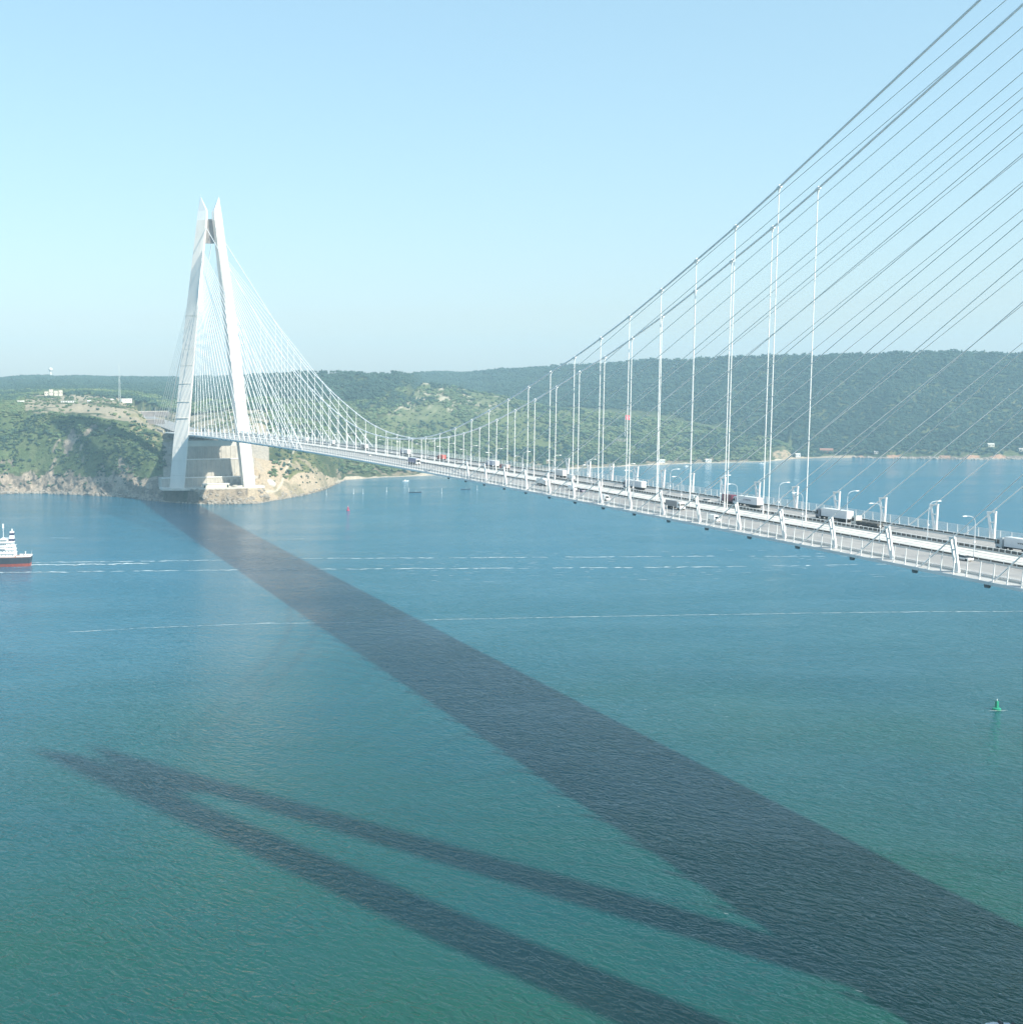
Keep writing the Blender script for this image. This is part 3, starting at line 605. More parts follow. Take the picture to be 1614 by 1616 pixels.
def scatter_group():
    g = bpy.data.node_groups.new('scatter_trees', 'GeometryNodeTree')
    g.interface.new_socket('Geometry', in_out='INPUT', socket_type='NodeSocketGeometry')
    g.interface.new_socket('Geometry', in_out='OUTPUT', socket_type='NodeSocketGeometry')
    N = g.nodes; L = g.links
    gi = N.new('NodeGroupInput'); go = N.new('NodeGroupOutput')
    ip = N.new('GeometryNodeInstanceOnPoints'); ci = N.new('GeometryNodeCollectionInfo')
    ci.inputs['Collection'].default_value = protos
    ci.inputs['Separate Children'].default_value = True; ci.inputs['Reset Children'].default_value = True
    ip.inputs['Pick Instance'].default_value = True
    def attr(n, t):
        a = N.new('GeometryNodeInputNamedAttribute'); a.data_type = t; a.inputs['Name'].default_value = n
        return a.outputs['Attribute']
    L.new(gi.outputs[0], ip.inputs['Points']); L.new(ci.outputs[0], ip.inputs['Instance'])
    L.new(attr('kind_index', 'INT'), ip.inputs['Instance Index'])
    L.new(attr('turn', 'FLOAT_VECTOR'), ip.inputs['Rotation'])
    L.new(attr('size', 'FLOAT_VECTOR'), ip.inputs['Scale'])
    L.new(ip.outputs[0], go.inputs[0])
    return g
SCATTER = scatter_group()

# how many trees per square metre, and how tall, on each piece of ground
cu = (SS[:-1, :-1] + SS[1:, 1:]) / 2; cv = (VV[:-1, :-1] + VV[1:, 1:]) / 2
def cell(a): return (a[:-1, :-1] + a[1:, 1:] + a[:-1, 1:] + a[1:, :-1]) / 4
cx, cy, cz = cell(GX), cell(GY), cell(GZ)
area = np.abs((GX[1:, 1:] - GX[:-1, :-1]) * (GY[:-1, 1:] - GY[1:, :-1]) - (GX[:-1, 1:] - GX[1:, :-1]) * (GY[1:, 1:] - GY[:-1, :-1])) / 2
pn1 = fbm(cx / 22, cy / 22, 21, 5); pn2 = fbm(cx / 7, cy / 7, 23, 4); pn3 = fbm(cx / 70, cy / 70, 29, 4)
dens = np.zeros_like(cu); hgt = np.full_like(cu, 6.0)
def region(mask, d, h):
    dens[mask] = d[mask] if isinstance(d, np.ndarray) else d
    hgt[mask] = h
region((cu < 262) & (cv > 3.0) & (cv < 5.0), np.where(pn1 * .7 + pn2 * .3 > .49, 1 / 9, 1 / 60), 3.3)
region((cu < 262) & (cv > 2.0) & (cv <= 3.0), 1 / 75, 3.2)
region((cu < 200) & (cv > 3.1) & (cv < 4.9) & (pn1 * .6 + pn3 * .5 > .68), 1 / 500, 2.5)
region((cu < 40) & (cv >= 5.0) & (cv < 6.6), 1 / 20, 4.5)
region((cu >= 40) & (cu < 425) & (cv >= 5.0) & (cv < 6.45), np.where(pn1 > .55, 1 / 90, 1 / 900), 3.4)
region((cu < 425) & (cv >= 6.45) & (cv < 7), 1 / 45, 7.0)
region((cu < 640) & (cv >= 7) & (cv < 8.05), 1 / 65, 7.0)
region((cu >= 425) & (cu < 535) & (cv > 3.1) & (cv < 5.0), np.where(pn1 > .52, 1 / 40, 1 / 300), 4.0)
region((cu > 470) & (cu < 535) & (cv > 2.0) & (cv <= 4.2), np.where(pn1 > .5, 1 / 30, 1 / 300), 2.4)
region((cu >= 425) & (cu < 640) & (cv >= 5.0) & (cv < 7.0), 1 / 36, 5.5)
region((cu >= 535) & (cu < 1250) & (cv > 2.5) & (cv < 6.1), 1 / 34, 5.0)
region((cu > 560) & (cu < 900) & (cv > 3.9) & (cv < 6.0) & (pn3 > .47), 1 / 120, 3.2)
region((cu > 610) & (cu < 790) & (cv > 5.05) & (cv < 6.05) & (pn2 * .5 + pn1 * .5 > .52), 1 / 600, 2.5)
region((cu >= 640) & (cu < 1250) & (cv >= 7.0) & (cv < 8.05), 1 / 60, 6.5)
region((cu >= 1250) & (cv > 2.3) & (cv < 8.05), 1 / 28, 5.2)
region((cu > 1215) & (cu < 1249) & (cv < 5), 1 / 900, 3.0)
dens[(np.abs(cx) < 40) & (cy > 640) & (cy < 1500)] = 0           # the carriageway and its side span
dens[(np.abs(cx) < 70) & (cy < 790)] = 0                          # the cut round the tower
dens[(cu > 110) & (cu < 260) & (cv > 5.0) & (cv < 5.5)] *= .25
nprng = np.random.default_rng(5)
cnt = nprng.poisson(area * dens)
ci_, cj_ = np.nonzero(cnt)
rep = cnt[ci_, cj_]
ci_ = np.repeat(ci_, rep); cj_ = np.repeat(cj_, rep)
a_, b_ = nprng.random(len(ci_)), nprng.random(len(ci_))
def bil(G):
    return (G[ci_, cj_] * (1 - a_) + G[ci_ + 1, cj_] * a_) * (1 - b_) + (G[ci_, cj_ + 1] * (1 - a_) + G[ci_ + 1, cj_ + 1] * a_) * b_
TX, TY, TZ = bil(GX), bil(GY), bil(GZ)
TS, TV = cu[ci_, cj_], cv[ci_, cj_]
TH = hgt[ci_, cj_] * nprng.uniform(.62, 1.4, len(ci_))
# the 230 trees that show largest on the wooded slope over the rocky shore are objects of their own
near = np.nonzero((TS > -15) & (TS < 258) & (TV > 2.6) & (TV < 4.9))[0]
dist = np.hypot(TX[near] - CAM.x, TY[near] - CAM.y)
pick = near[np.argsort(dist / TH[near])[:230]]
rest = np.ones(len(TX), bool); rest[pick] = False
def woods(name, label, sel):
    me = bpy.data.meshes.new(name)
    n = int(sel.sum())
    me.vertices.add(n)
    me.vertices.foreach_set('co', np.stack([TX[sel], TY[sel], TZ[sel] - .05 * TH[sel]], 1).astype(np.float32).ravel())
    dark = (fbm(TX[sel] / 90, TY[sel] / 90, 51) > .5)
    kd = np.where(dark, nprng.choice([0, 2, 3, 5], n), nprng.choice([0, 1, 1, 4], n))
    kd = np.where((TV[sel] > 6.9) | (TS[sel] > 1250), nprng.choice([2, 2, 3, 5, 5], n), kd)  # conifers and bluish dark leaves also paint in the far hills' shade and haze
    at = me.attributes.new('kind_index', 'INT', 'POINT'); at.data.foreach_set('value', kd.astype(np.int32))
    hh = TH[sel]; wd = hh * nprng.uniform(.95, 1.5, n)
    at = me.attributes.new('size', 'FLOAT_VECTOR', 'POINT'); at.data.foreach_set('vector', np.stack([wd, wd, hh], 1).astype(np.float32).ravel())
    tr = np.zeros((n, 3)); tr[:, 2] = nprng.uniform(0, 6.28, n)
    at = me.attributes.new('turn', 'FLOAT_VECTOR', 'POINT'); at.data.foreach_set('vector', tr.astype(np.float32).ravel())
    o = link_mesh(name, me)
    md = o.modifiers.new('trees', 'NODES'); md.node_group = SCATTER
    tag(o, label, kind='stuff'); return o
nearwood = rest & (TV < 6.5) & (TS < 640)
woods('scrub', 'low green bushes covering the slopes round the far tower', nearwood)
woods('forest', 'dense green woods covering the hills behind the strait', rest & ~nearwood)

tree_protos = []
for i in range(4):
    rg = random.Random(90 + i)
    cm = MB(); crown_shape(cm, rg, 1.0, (1.25, 1.1, 1.4, 1.2)[i], (10, 9, 11, 8)[i], 90)
    tm = MB(); tm.tube([(0, 0, -.12), (.01, 0, .25), (.03, .02, .55)], .05, 6, r2=.022)
    for k in range(3):
        a = k * 2.1 + i; tm.tube([(.01, 0, .28 + .06 * k), (.16 * math.cos(a), .16 * math.sin(a), .52 + .05 * k)], .022, 5, r2=.008)
    tree_protos.append((cm.mesh('crown', M[('leaf', 'leaf_dry', 'leaf_dark', 'leaf')[i]]), tm.mesh('trunk', M['bark'])))
for n_, k in enumerate(pick):
    cmesh, tmesh = tree_protos[n_ % 4]
    t = empty('broadleaf_tree', (TX[k], TY[k], TZ[k] - .05 * TH[k]), rnd.uniform(0, 6.28))
    t.scale = (TH[k] * 1.05, TH[k] * 1.05, TH[k])
    tag(t, 'round green broadleaf tree on the wooded slope above the rocky shore', 'tree', 'broadleaf trees on the slope above the rocky shore')
    link_mesh('crown', cmesh, t); link_mesh('trunk', tmesh, t)

# boulders along the waterline
bm_ = MB()
rg = random.Random(3)
for i in range(900):
    s = rg.choice([rg.uniform(-20, 262), rg.uniform(255, 545), rg.uniform(1345, 1614)])
    p = land_at(s, 1.0 + abs(rg.gauss(0, .22)))
    r = rg.uniform(.5, 2.0) * (1.5 if s < 262 or s > 1300 else .9)
    ph = rg.uniform(0, 50); vs, fs = ICO1
    if i % 4 == 0:
        p = land_at(rg.uniform(258, 470), 1.0 + rg.random() ** 1.5 * 1.3); r = rg.uniform(.6, 2.4)
    bm_.add([(p.x + v[0] * r * (1 + .5 * (float(vnoise(v[0] * 2 + ph, v[1] * 2 + v[2], 4)) - .5)) * 1.3, p.y + v[1] * r, p.z + v[2] * r * .75) for v in vs], fs)
M['rock'] = mat('shore_rock', (0.36, 0.32, 0.27), .9, var=.35, scale=.25, bump=.4, bscale=.6)
tag(bm_.build('shore_rocks', M['rock']), 'grey brown boulders strewn along the waterline', kind='stuff')
# ------------------------------------------------------------------ the bridge
YN, YF = -710.0, 699.0                        # the two towers along the bridge axis
bridge = empty('suspension_bridge', (0, 0, 0))
tag(bridge, 'long white bridge with A-shaped towers, fanned stay cables and a pair of hanging main cables', 'bridge')

def tower(y0, sgn, ztip):
    """sgn: +1 when the main span lies towards -Y"""
    t = empty('tower', (0, y0, 0), parent=bridge)
    k = (ztip - 18.5) / (370.4 - 18.5)
    zz = lambda z: 18.5 + (z - 18.5) * k
    prof = [(18.5, 54.2, 38.0, 36.8), (84, 47.6, 31.4, 29.4), (204, 34.4, 20.4, 17.8), (343, 15.8, 5.4, 3.0)]
    for s in (-1, 1):
        rings = []
        for (z, xo, xr, xi) in prof:
            w = 1 - .25 * (z - 18.5) / 325
            # triangular shaft: outer corner, ridge towards the span, blunt ridge, inner corner behind
            rings.append([(s * xo, sgn * 3.2 * w, zz(z)), (s * (xr + .8), -sgn * 7.6 * w, zz(z)), (s * (xr - .6), -sgn * 7.6 * w, zz(z)),
                          (s * xi, sgn * 1.0 * w, zz(z)), (s * (xi + .6), sgn * 7.2 * w, zz(z)), (s * (xo - 1.4), sgn * 5.4 * w, zz(z))])
        mb = MB(); mb.loft(rings); o = mb.build('leg', M['tower_concrete'], t); fix_normals(o.data)
        # formwork lift joints, slightly recessed bands standing proud of the shaft by a few centimetres
        for zc in (34, 52, 68, 104, 124, 146, 168, 188, 226, 248, 270, 292, 314):
            f = (zc - 18.5) / 325; i = 0 if zc < 84 else 2
            a, b = prof[i], prof[i + 1]; u = (zc - a[0]) / (b[0] - a[0])
            xo, xr, xi = [a[q] + (b[q] - a[q]) * u for q in (1, 2, 3)]; w = 1 - .25 * f
            rg_ = []
            for dz in (0, 3.2 if zc == 226 else .35):
                rg_.append([(s * (xo + .05), sgn * 3.22 * w, zz(zc + dz)), (s * (xr + .8), -sgn * 7.65 * w, zz(zc + dz)), (s * (xr - .62), -sgn * 7.65 * w, zz(zc + dz)),
                            (s * (xi - .05), sgn * 1.0 * w, zz(zc + dz)), (s * (xi + .57), sgn * 7.26 * w, zz(zc + dz)), (s * (xo - 1.36), sgn * 5.46 * w, zz(zc + dz))])
            mb = MB(); mb.loft(rg_); o2 = mb.build('band', M['concrete_light'], o); fix_normals(o2.data)
        # the white steel spire: inner edge upright, then cut back to the outer tip
        w = .75
        r0 = [(s * 16.0, sgn * 3.4 * w, zz(343)), (s * 6.0, -sgn * 7.8 * w, zz(343)), (s * 4.6, -sgn * 7.8 * w, zz(343)), (s * 2.7, sgn * 1.0, zz(343)), (s * 3.3, sgn * 7.4 * w, zz(343)), (s * 14.6, sgn * 5.6 * w, zz(343))]
        r1 = [(s * 14.4, sgn * 3.2 * w, zz(353.8)), (s * 5.4, -sgn * 7.4 * w, zz(353.8)), (s * 4.2, -sgn * 7.4 * w, zz(353.8)), (s * 2.6, sgn * 1.0, zz(353.8)), (s * 3.1, sgn * 7.0 * w, zz(353.8)), (s * 13.1, sgn * 5.2 * w, zz(353.8))]
        r2 = [(s * 11.6, sgn * .3, zz(370.4)), (s * 11.2, -sgn * .5, zz(370.4)), (s * 11.0, -sgn * .5, zz(370.4)), (s * 10.8, 0, zz(370.4)), (s * 10.9, sgn * .4, zz(370.4)), (s * 11.4, sgn * .4, zz(370.4))]
        mb = MB(); mb.loft([r0, r1, r2]); o = mb.build('spire', M['white_steel'], t); fix_normals(o.data)
        mb = MB(); mb.tube([(s * 11.2, 0, zz(370)), (s * 11.2, 0, zz(373.5))], .12, 5); mb.build('lightning_rod', M['mast_steel'], t)
    mb = MB()                                   # lower cross beam, under the deck between the legs
    for (z0, z1, x0) in ((69.5, 76.5, 34.2),):
        mb.loft([[(-x0, sgn * 1 - 4.2, z0), (x0, sgn * 1 - 4.2, z0), (x0, sgn * 1 + 4.6, z0), (-x0, sgn * 1 + 4.6, z0)],
                 [(-x0 + .4, sgn * 1 - 4.2, z1), (x0 - .4, sgn * 1 - 4.2, z1), (x0 - .4, sgn * 1 + 4.6, z1), (-x0 + .4, sgn * 1 + 4.6, z1)]])
    o = mb.build('crossbeam', M['concrete_light'], t); fix_normals(o.data)
    mb = MB()                                   # saddle housing between the leg tops, its shade painted in as dark grey
    q4 = lambda z, w_: [(-w_, sgn * 3.6, zz(z)), (w_, sgn * 3.6, zz(z)), (w_, sgn * 6.0, zz(z)), (-w_, sgn * 6.0, zz(z))]
    mb.loft([q4(316, 6.2), q4(345, 3.2)]); o = mb.build('saddle_housing', M['ramp'], t); fix_normals(o.data)
    return t

tower_far = tower(YF, 1, 370.4)
tower_near = tower(YN, -1, 384.0)

# ---- deck, lofted along a gentle camber
Y0, Y1 = -790.0, 905.0
def sweep(x0, x1, dz0, dz1, y0=Y0, y1=Y1, step=28.0, bottom=None):
    """a strip of the deck between two offsets; bottom: thickness"""
    n = max(2, int((y1 - y0) / step) + 1); rings = []
    for i in range(n):
        y = y0 + (y1 - y0) * i / (n - 1); z = deck_z(y)
        if bottom is None: rings.append([(x0, y, z + dz0), (x1, y, z + dz1)])
        else: rings.append([(x0, y, z + dz0), (x1, y, z + dz1), (x1, y, z + dz1 - bottom), (x0, y, z + dz0 - bottom)])
    return rings
mb = MB()
sec = [(-28.2, 0), (28.2, 0), (30.6, -.38), (30.6, -1.2), (13.0, -4.1), (10.5, -5.2), (-10.5, -5.2), (-13.0, -4.1), (-30.6, -1.2), (-30.6, -.38)]
rings = []
n = 62
for i in range(n):
    y = Y0 + (Y1 - Y0) * i / (n - 1)
    rings.append([(x, y, deck_z(y) + dz) for x, dz in sec])
mb.loft(rings)
deck = mb.build('deck', M['girder_white'], bridge); fix_normals(deck.data)
# plate joints along the edge of the girder, one every 12 m
mb = MB()
y = -596.0
while y < 690:
    for s in (-1, 1): mb.box((s * 30.61, y, deck_z(y) - .8), (.05, .14, .8))
    y += 11.589
o = mb.build('plate_joint', M['fence_grey'], deck); o['kind'] = 'stuff'
for s in (-1, 1):
    mb = MB(); mb.loft(sweep(s * 9.2, s * 25.6, .06, .06), close=False, caps=False); mb.build('roadway', M['asphalt'], deck)
    mb = MB(); mb.loft(sweep(s * 28.0, s * 30.5, .065, -.36), close=False, caps=False); mb.build('walkway', M['walk'], deck)
    mb = MB(); mb.loft(sweep(s * 25.6, s * 27.2, .12, .12, bottom=.12)); o = mb.build('kerb', M['ballast_concrete'], deck); fix_normals(o.data)
    mb = MB()                                   # lane and edge lines
    mb.loft(sweep(s * 25.0, s * 25.2, .066, .066), close=False, caps=False)
    mb.loft(sweep(s * 9.7, s * 9.9, .066, .066), close=False, caps=False)
    mb.loft(sweep(s * 22.0, s * 22.18, .066, .066), close=False, caps=False)
    for x in (13.3, 16.9, 20.0 - 1.5):
        y = -640.0
        while y < 690:
            z = deck_z(y) + .066
            mb.add([(s * x - .08, y, z), (s * x + .08, y, z), (s * x + .08, y + 6, z), (s * x - .08, y + 6, z)], [(0, 1, 2, 3)])
            y += 15
    o = mb.build('lane_marking', M['paint_white'], deck); o['kind'] = 'stuff'
mb = MB(); mb.loft(sweep(-7.6, 7.6, .14, .14, bottom=.14)); rail_bed = mb.build('rail_bed', M['ballast_concrete'], deck); fix_normals(rail_bed.data)
for x in (-4.6, 0.0, 4.6):                    # cable troughs along the future railway strip
    mb = MB(); mb.loft(sweep(x - .5, x + .5, .26, .26, bottom=.12)); o = mb.build('cable_trough', M['ballast_concrete'], rail_bed); fix_normals(o.data)

def stay_frame_mesh(sg):
    """open V-shaped steel frame that steadies a stay where it meets the deck; sg = which way the stay falls"""
    b = MB(); w, d = .5, .56
    tl = (.3, sg * 2.7, 8.6); tr = (1.0, sg * .55, 8.8)      # +x = outward
    b.bar((0, sg * .3, 0), tl, d, .55, up=(0, 1, 0), w2=.46, d2=.5); b.bar((0, -sg * .3, 0), tr, d, .55, up=(0, 1, 0), w2=.46, d2=.5)
    b.bar((.2, sg * 2.95, 8.75), (1.1, sg * .3, 8.95), .6, .42, up=(0, 0, 1))
    b.bar((.2, sg * 1.8, 5.7), (.65, sg * .35, 5.8), .5, .36)
    b.bar((0, sg * .55, 1.6), (.15, -sg * .25, 1.6), .5, 1.6)
    b.box((0, 0, .15), (1.2, 1.2, .3))
    me_ = b.mesh('stay_frame', M['white_steel']); fix_normals(me_); return me_
FRAME = {1: stay_frame_mesh(1), -1: stay_frame_mesh(-1)}
bx = MB(); bx.loft([[(-.4, -.7, -.55), (.5, -.7, -.55), (.5, .9, -.55), (-.4, .9, -.55)], [(-.6, -.9, .9), (.7, -.9, .9), (.7, 1.0, .9), (-.6, 1.0, .9)]])
BOXM = bx.mesh('stay_anchor', M['underside']); fix_normals(BOXM)

def leg_x(z, k=1.0):                           # where the inside of a leg stands at height z
    zr = 18.5 + (z - 18.5) / k
    return 21.5 + (5.0 - 21.5) * (zr - 204) / 139 if zr > 204 else 31.5 - (zr - 84) / 120 * 10

for (yt, dirn, k, rad) in ((YN, 1, 366 / 352, .125), (YF, -1, 1.0, .28)):
    for j in range(22):                        # j = 0: the outermost stay
        yf = dirn * (-177.9) - dirn * 23.178 * j if dirn > 0 else 177.9 + 23.178 * j
        zt = 306.5 - 2.45 * j
        zt = 18.5 + (zt - 18.5) * k
        for s in (-1, 1):
            f = link_mesh('stay_frame', FRAME[dirn * s], bridge, (s * 28.1, yf, deck_z(yf)), 0.0 if s > 0 else math.pi)
            top = Vector((s * 28.7, yf + dirn * 1.6, deck_z(yf) + 8.85))
            ta = Vector((s * (leg_x(zt, k) + 1.2), yt + dirn * 5.5, zt))
            t_ = (top - ta); u_ = (top.z - (deck_z(yf) + .1)) / -t_.z
            low = top + t_ * u_
            b = MB(); b.tube([ta, top, low], rad, 5); b.build('stay_cable', M['cable_white'], bridge)
            b = MB(); b.tube([top + (ta - top).normalized() * 2.2, low], rad * 1.5, 6); b.build('stay_sleeve', M['white_steel'], bridge)
            ya = low.y + dirn * 2.0
            link_mesh('stay_anchor', BOXM, bridge, (s * 29.5, ya, deck_z(ya) - 1.8)).scale = (.75, .75, .75)
# stays of the far tower's land side
for j in range(12):
    zt = 306 - 4.2 * j; yd = 1010 - 24 * j
    for s in (-1, 1):
        ta = Vector((s * (leg_x(zt) + 1.2), YF + 5, zt)); zb_ = deck_z(min(yd, 900)) + .5 if yd < 905 else 85.6
        b = MB(); b.tube([ta, (s * 27.5, yd, zb_)], .2, 5); b.build('back_stay', M['cable_white'], bridge)

# ---- main cables and hangers
def cable_z(y):
    y = abs(y)
    ys = [0, 12, 36, 60, 84, 108, 132, 156, 180, 204, 228, 252, 276, 300, 324, 348, 372, 396, 704]
    zs = [103.2, 103.4, 104.4, 106.2, 109.2, 113.1, 118.3, 123.9, 129.8, 136.2, 143.2, 149.6, 157.2, 165.2, 174.1, 183.3, 192.6, 202.6, 338.0]
    return float(np.interp(y, ys, zs))
for s in (-1, 1):
    pts = []
    y = -704.0
    while y <= 699: pts.append((s * (7.6 - 1.6 * max(0, abs(y) - 400) / 304), y, cable_z(y))); y += 12
    pts.append((s * 6.0, 699, 337))
    b = MB(); b.tube(pts, .37, 8); mc = b.build('main_cable', M['main_cable'], bridge, smooth=True)
    b = MB(); b.tube([(s * 6, 699, 338), (s * 7.4, 860, 208), (s * 9, 1012, 92)], .5, 8); b.build('main_cable', M['main_cable'], bridge, smooth=True)
    for i in range(-17, 17):
        y = 12 + 24 * i; zt = cable_z(y); zb_ = deck_z(y) + .15
        b = MB(); b.tube([(0, 0, zb_ - zt), (0, 0, -1.6)], .17, 6)
        b.loft([[(-.16, -.16, -1.7), (.16, -.16, -1.7), (.16, .16, -1.7), (-.16, .16, -1.7)], [(-.2, -.62, -.35), (.2, -.62, -.35), (.2, .62, -.35), (-.2, .62, -.35)]])
        b.tube([(0, 0, zb_ - zt), (0, 0, zb_ - zt + 2.2)], .3, 6)
        h = b.build('hanger', M['cable_white'], bridge, loc=(s * 7.6, y, zt))
        sl = (cable_z(y + 5) - cable_z(y - 5)) / 10
        b = MB(); b.tube([(0, -.75, -.75 * sl), (0, .75, .75 * sl)], .62, 8); b.build('cable_clamp', M['main_cable'], h)

# ---- fences, barriers and railings
def fence(name, label, x, h, lean, posts_from, step, nmax, rails, group):
    f = empty(name, (0, 0, 0)); tag(f, label, 'fence', group)
    b = MB(); b.loft([[(-.13, -.12, 0), (.13, -.12, 0), (.13, .12, 0), (-.13, .12, 0)], [(-.05 + lean, -.08, h), (.07 + lean, -.08, h), (.07 + lean, .08, h), (-.05 + lean, .08, h)]])
    pm = b.mesh('post', M['white_steel']); fix_normals(pm)
    y = posts_from
    dz = -.36 if abs(x) > 29 else .05
    for i in range(nmax):
        link_mesh('post', pm, f, (x, y, deck_z(y) + dz)); y += step
    b = MB()
    while y < 690:
        b.box((x, y, deck_z(y) + dz + h / 2), (.2, .2, h)); y += step
    if b.v:
        o = b.build('post', M['white_steel'], f); o['kind'] = 'stuff'
    for (fr, th) in rails:
        b = MB()
        b.loft([[(x + lean * fr + a * .03, yy, deck_z(yy) + dz + h * fr + c * th) for a, c in ((-1, -1), (1, -1), (1, 1), (-1, 1))] for yy in np.arange(-640, 700, 26.0)])
        b.build('rail', M['fence_grey'], f)
    return f
fence('wind_fence', 'tall white post fence along the walkway on the near edge of the bridge deck', -30.2, 4.6, .3, -600.0, 4.214, 296, ((.16, .03), (.32, .025)), None)
fence('wind_fence', 'tall white fence with fine grey slats on the far edge of the deck', 30.2, 3.7, -.2, -600.0, 4.214, 296,
      tuple((q, .058) for q in (.1, .19, .28, .37, .46, .55, .64, .73, .82, .91, .99)), None)

def barrier(label, x, dark_h, rail_h, post_step, y_in):
    f = empty('crash_barrier', (0, 0, 0)); tag(f, label, 'barrier')
    def long_bar(name, x0, x1, z0, z1, mt):
        b = MB(); b.loft([[(x0, yy, deck_z(yy) + z0), (x1, yy, deck_z(yy) + z0), (x1, yy, deck_z(yy) + z1), (x0, yy, deck_z(yy) + z1)] for yy in np.arange(-690, 700, 26.0)])
        o = b.build(name, mt, f); fix_normals(o.data)
    long_bar('base', x - .25, x + .25, .1, .45, M['ballast_concrete'])
    long_bar('panel', x - .06, x + .06, .5, dark_h, M['barrier_dark'])
    long_bar('top_rail', x - .11, x + .11, rail_h - .12, rail_h, M['white_steel'])
    b = MB(); y = -640.0
    while y < 690:
        b.box((x + y_in, y, deck_z(y) + rail_h / 2 + .05), (.16, .2, rail_h - .1)); y += post_step
    o = b.build('post', M['paint_white'], f); o['kind'] = 'stuff'
barrier('low dark barrier with white rail between the near carriageway and the pale middle strip', -8.5, 1.05, 1.35, 4.2, -.2)
barrier('dark barrier with close white posts between the pale middle strip and the far carriageway', 8.6, 1.25, 1.5, 2.1, -.2)
barrier('dark crash barrier running along the outer side of the far carriageway', 26.4, 1.0, 1.25, 4.2, -.2)
barrier('low crash barrier beside the walkway on the outer side of the near carriageway', -27.4, .62, .9, 4.2, -.2)

# ---- street lamps on the median barriers
def lamp(s):
    l = empty('street_lamp', (0, 0, 0))
    b = MB(); b.tube([(0, 0, .4), (0, 0, 6), (s * .1, 0, 10.6)], .15, 7, r2=.09); b.build('pole', M['fence_grey'], l)
    b = MB(); b.tube([(s * .1, 0, 10.5), (s * .35, 0, 11.5), (s * 1.1, 0, 12.1), (s * 2.2, 0, 12.35), (s * 3.2, 0, 12.4)], .075, 6); b.build('arm', M['fence_grey'], l)
    b = MB(); b.box((s * 3.75, 0, 12.38), (1.3, .5, .24), taper=.8); b.build('lamp_head', M['white_steel'], l)
    b = MB(); b.box((s * .1, 0, 5.2), (.4, .35, .5)); b.build('junction_box', M['white_steel'], l)
    return l
LAMPS = {-1: lamp(-1), 1: lamp(1)}
first = {-1: True, 1: True}
for i in range(33):
    y = -487.0 + 35.85 * i
    for s in (-1, 1):
        l = LAMPS[s] if first[s] else copy_tree(LAMPS[s]); first[s] = False
        l.location = (s * 8.55, y, deck_z(y))
        if s < 0: tag(l, 'slim street lamp with its arm reaching out over the near carriageway', 'street lamp', 'lamps over the near carriageway')
        else: tag(l, 'slim street lamp with its arm reaching out over the far carriageway', 'street lamp', 'lamps over the far carriageway')
# ------------------------------------------------------------------ traffic
wheel_mb = MB()
def _wheel(r, w_):
    b = MB(); n = 12
    ra = [(r * math.cos(2 * math.pi * j / n), -w_ / 2, r * math.sin(2 * math.pi * j / n)) for j in range(n)]
    rb = [(p[0], w_ / 2, p[2]) for p in ra]
    b.loft([ra, rb]); me_ = b.mesh('wheel', M['rubber']); fix_normals(me_); return me_
WHEEL = {'big': _wheel(.5, .55), 'small': _wheel(.33, .24)}

def text_on(parent, name, body, size, loc, rot, mt):
    cu_ = bpy.data.curves.new(name, 'FONT'); cu_.body = body; cu_.size = size; cu_.extrude = .012
    cu_.align_x = 'CENTER'; cu_.align_y = 'CENTER'; cu_.materials.append(mt)
    tmp = bpy.data.objects.new('tmp_text', cu_); me_ = bpy.data.meshes.new_from_object(tmp); bpy.data.objects.remove(tmp); me_.name = name
    o = bpy.data.objects.new(name, me_); o.parent = parent; o.location = loc; o.rotation_euler = rot
    COL.objects.link(o); return o

def cab(parent, x, col, tall=3.3):
    mt = paint('paint_%02x%02x%02x' % tuple(int(c * 255) for c in col), col)
    b = MB()                                  # x = rear of the cab, nose towards +x
    b.loft([[(x, -1.22, .75), (x + 2.25, -1.22, .55), (x + 2.25, 1.22, .55), (x, 1.22, .75)],
            [(x, -1.22, 1.7), (x + 2.32, -1.22, 1.7), (x + 2.32, 1.22, 1.7), (x, 1.22, 1.7)],
            [(x, -1.2, tall - .5), (x + 2.05, -1.18, tall - .6), (x + 2.05, 1.18, tall - .6), (x, 1.2, tall - .5)],
            [(x, -1.08, tall), (x + 1.3, -1.02, tall - .12), (x + 1.3, 1.02, tall - .12), (x, 1.08, tall)]])
    c = b.build('cab', mt, parent); fix_normals(c.data)
    b = MB(); b.add([(x + 2.335, -1.08, 1.8), (x + 2.335, 1.08, 1.8), (x + 2.10, 1.02, tall - .72), (x + 2.10, -1.02, tall - .72)], [(0, 1, 2, 3)])
    b.build('windscreen', M['glass_dark'], c)
    for s in (-1, 1):
        b = MB(); b.add([(x + .9, s * 1.235, 1.75), (x + 2.0, s * 1.235, 1.75), (x + 1.85, s * 1.215, tall - .8), (x + .9, s * 1.215, tall - .75)], [(0, 1, 2, 3)])
        b.build('side_window', M['glass_dark'], c)
        b = MB(); b.box((x + 2.2, s * 1.42, 2.1), (.12, .22, .8)); b.build('mirror', M['chassis'], c)
    return c

def wheels(parent, spots, kind='big', yw=1.0):
    r = .5 if kind == 'big' else .33
    for x in spots:
        for s in (-1, 1): link_mesh('wheel', WHEEL[kind], parent, (x, s * yw, r))

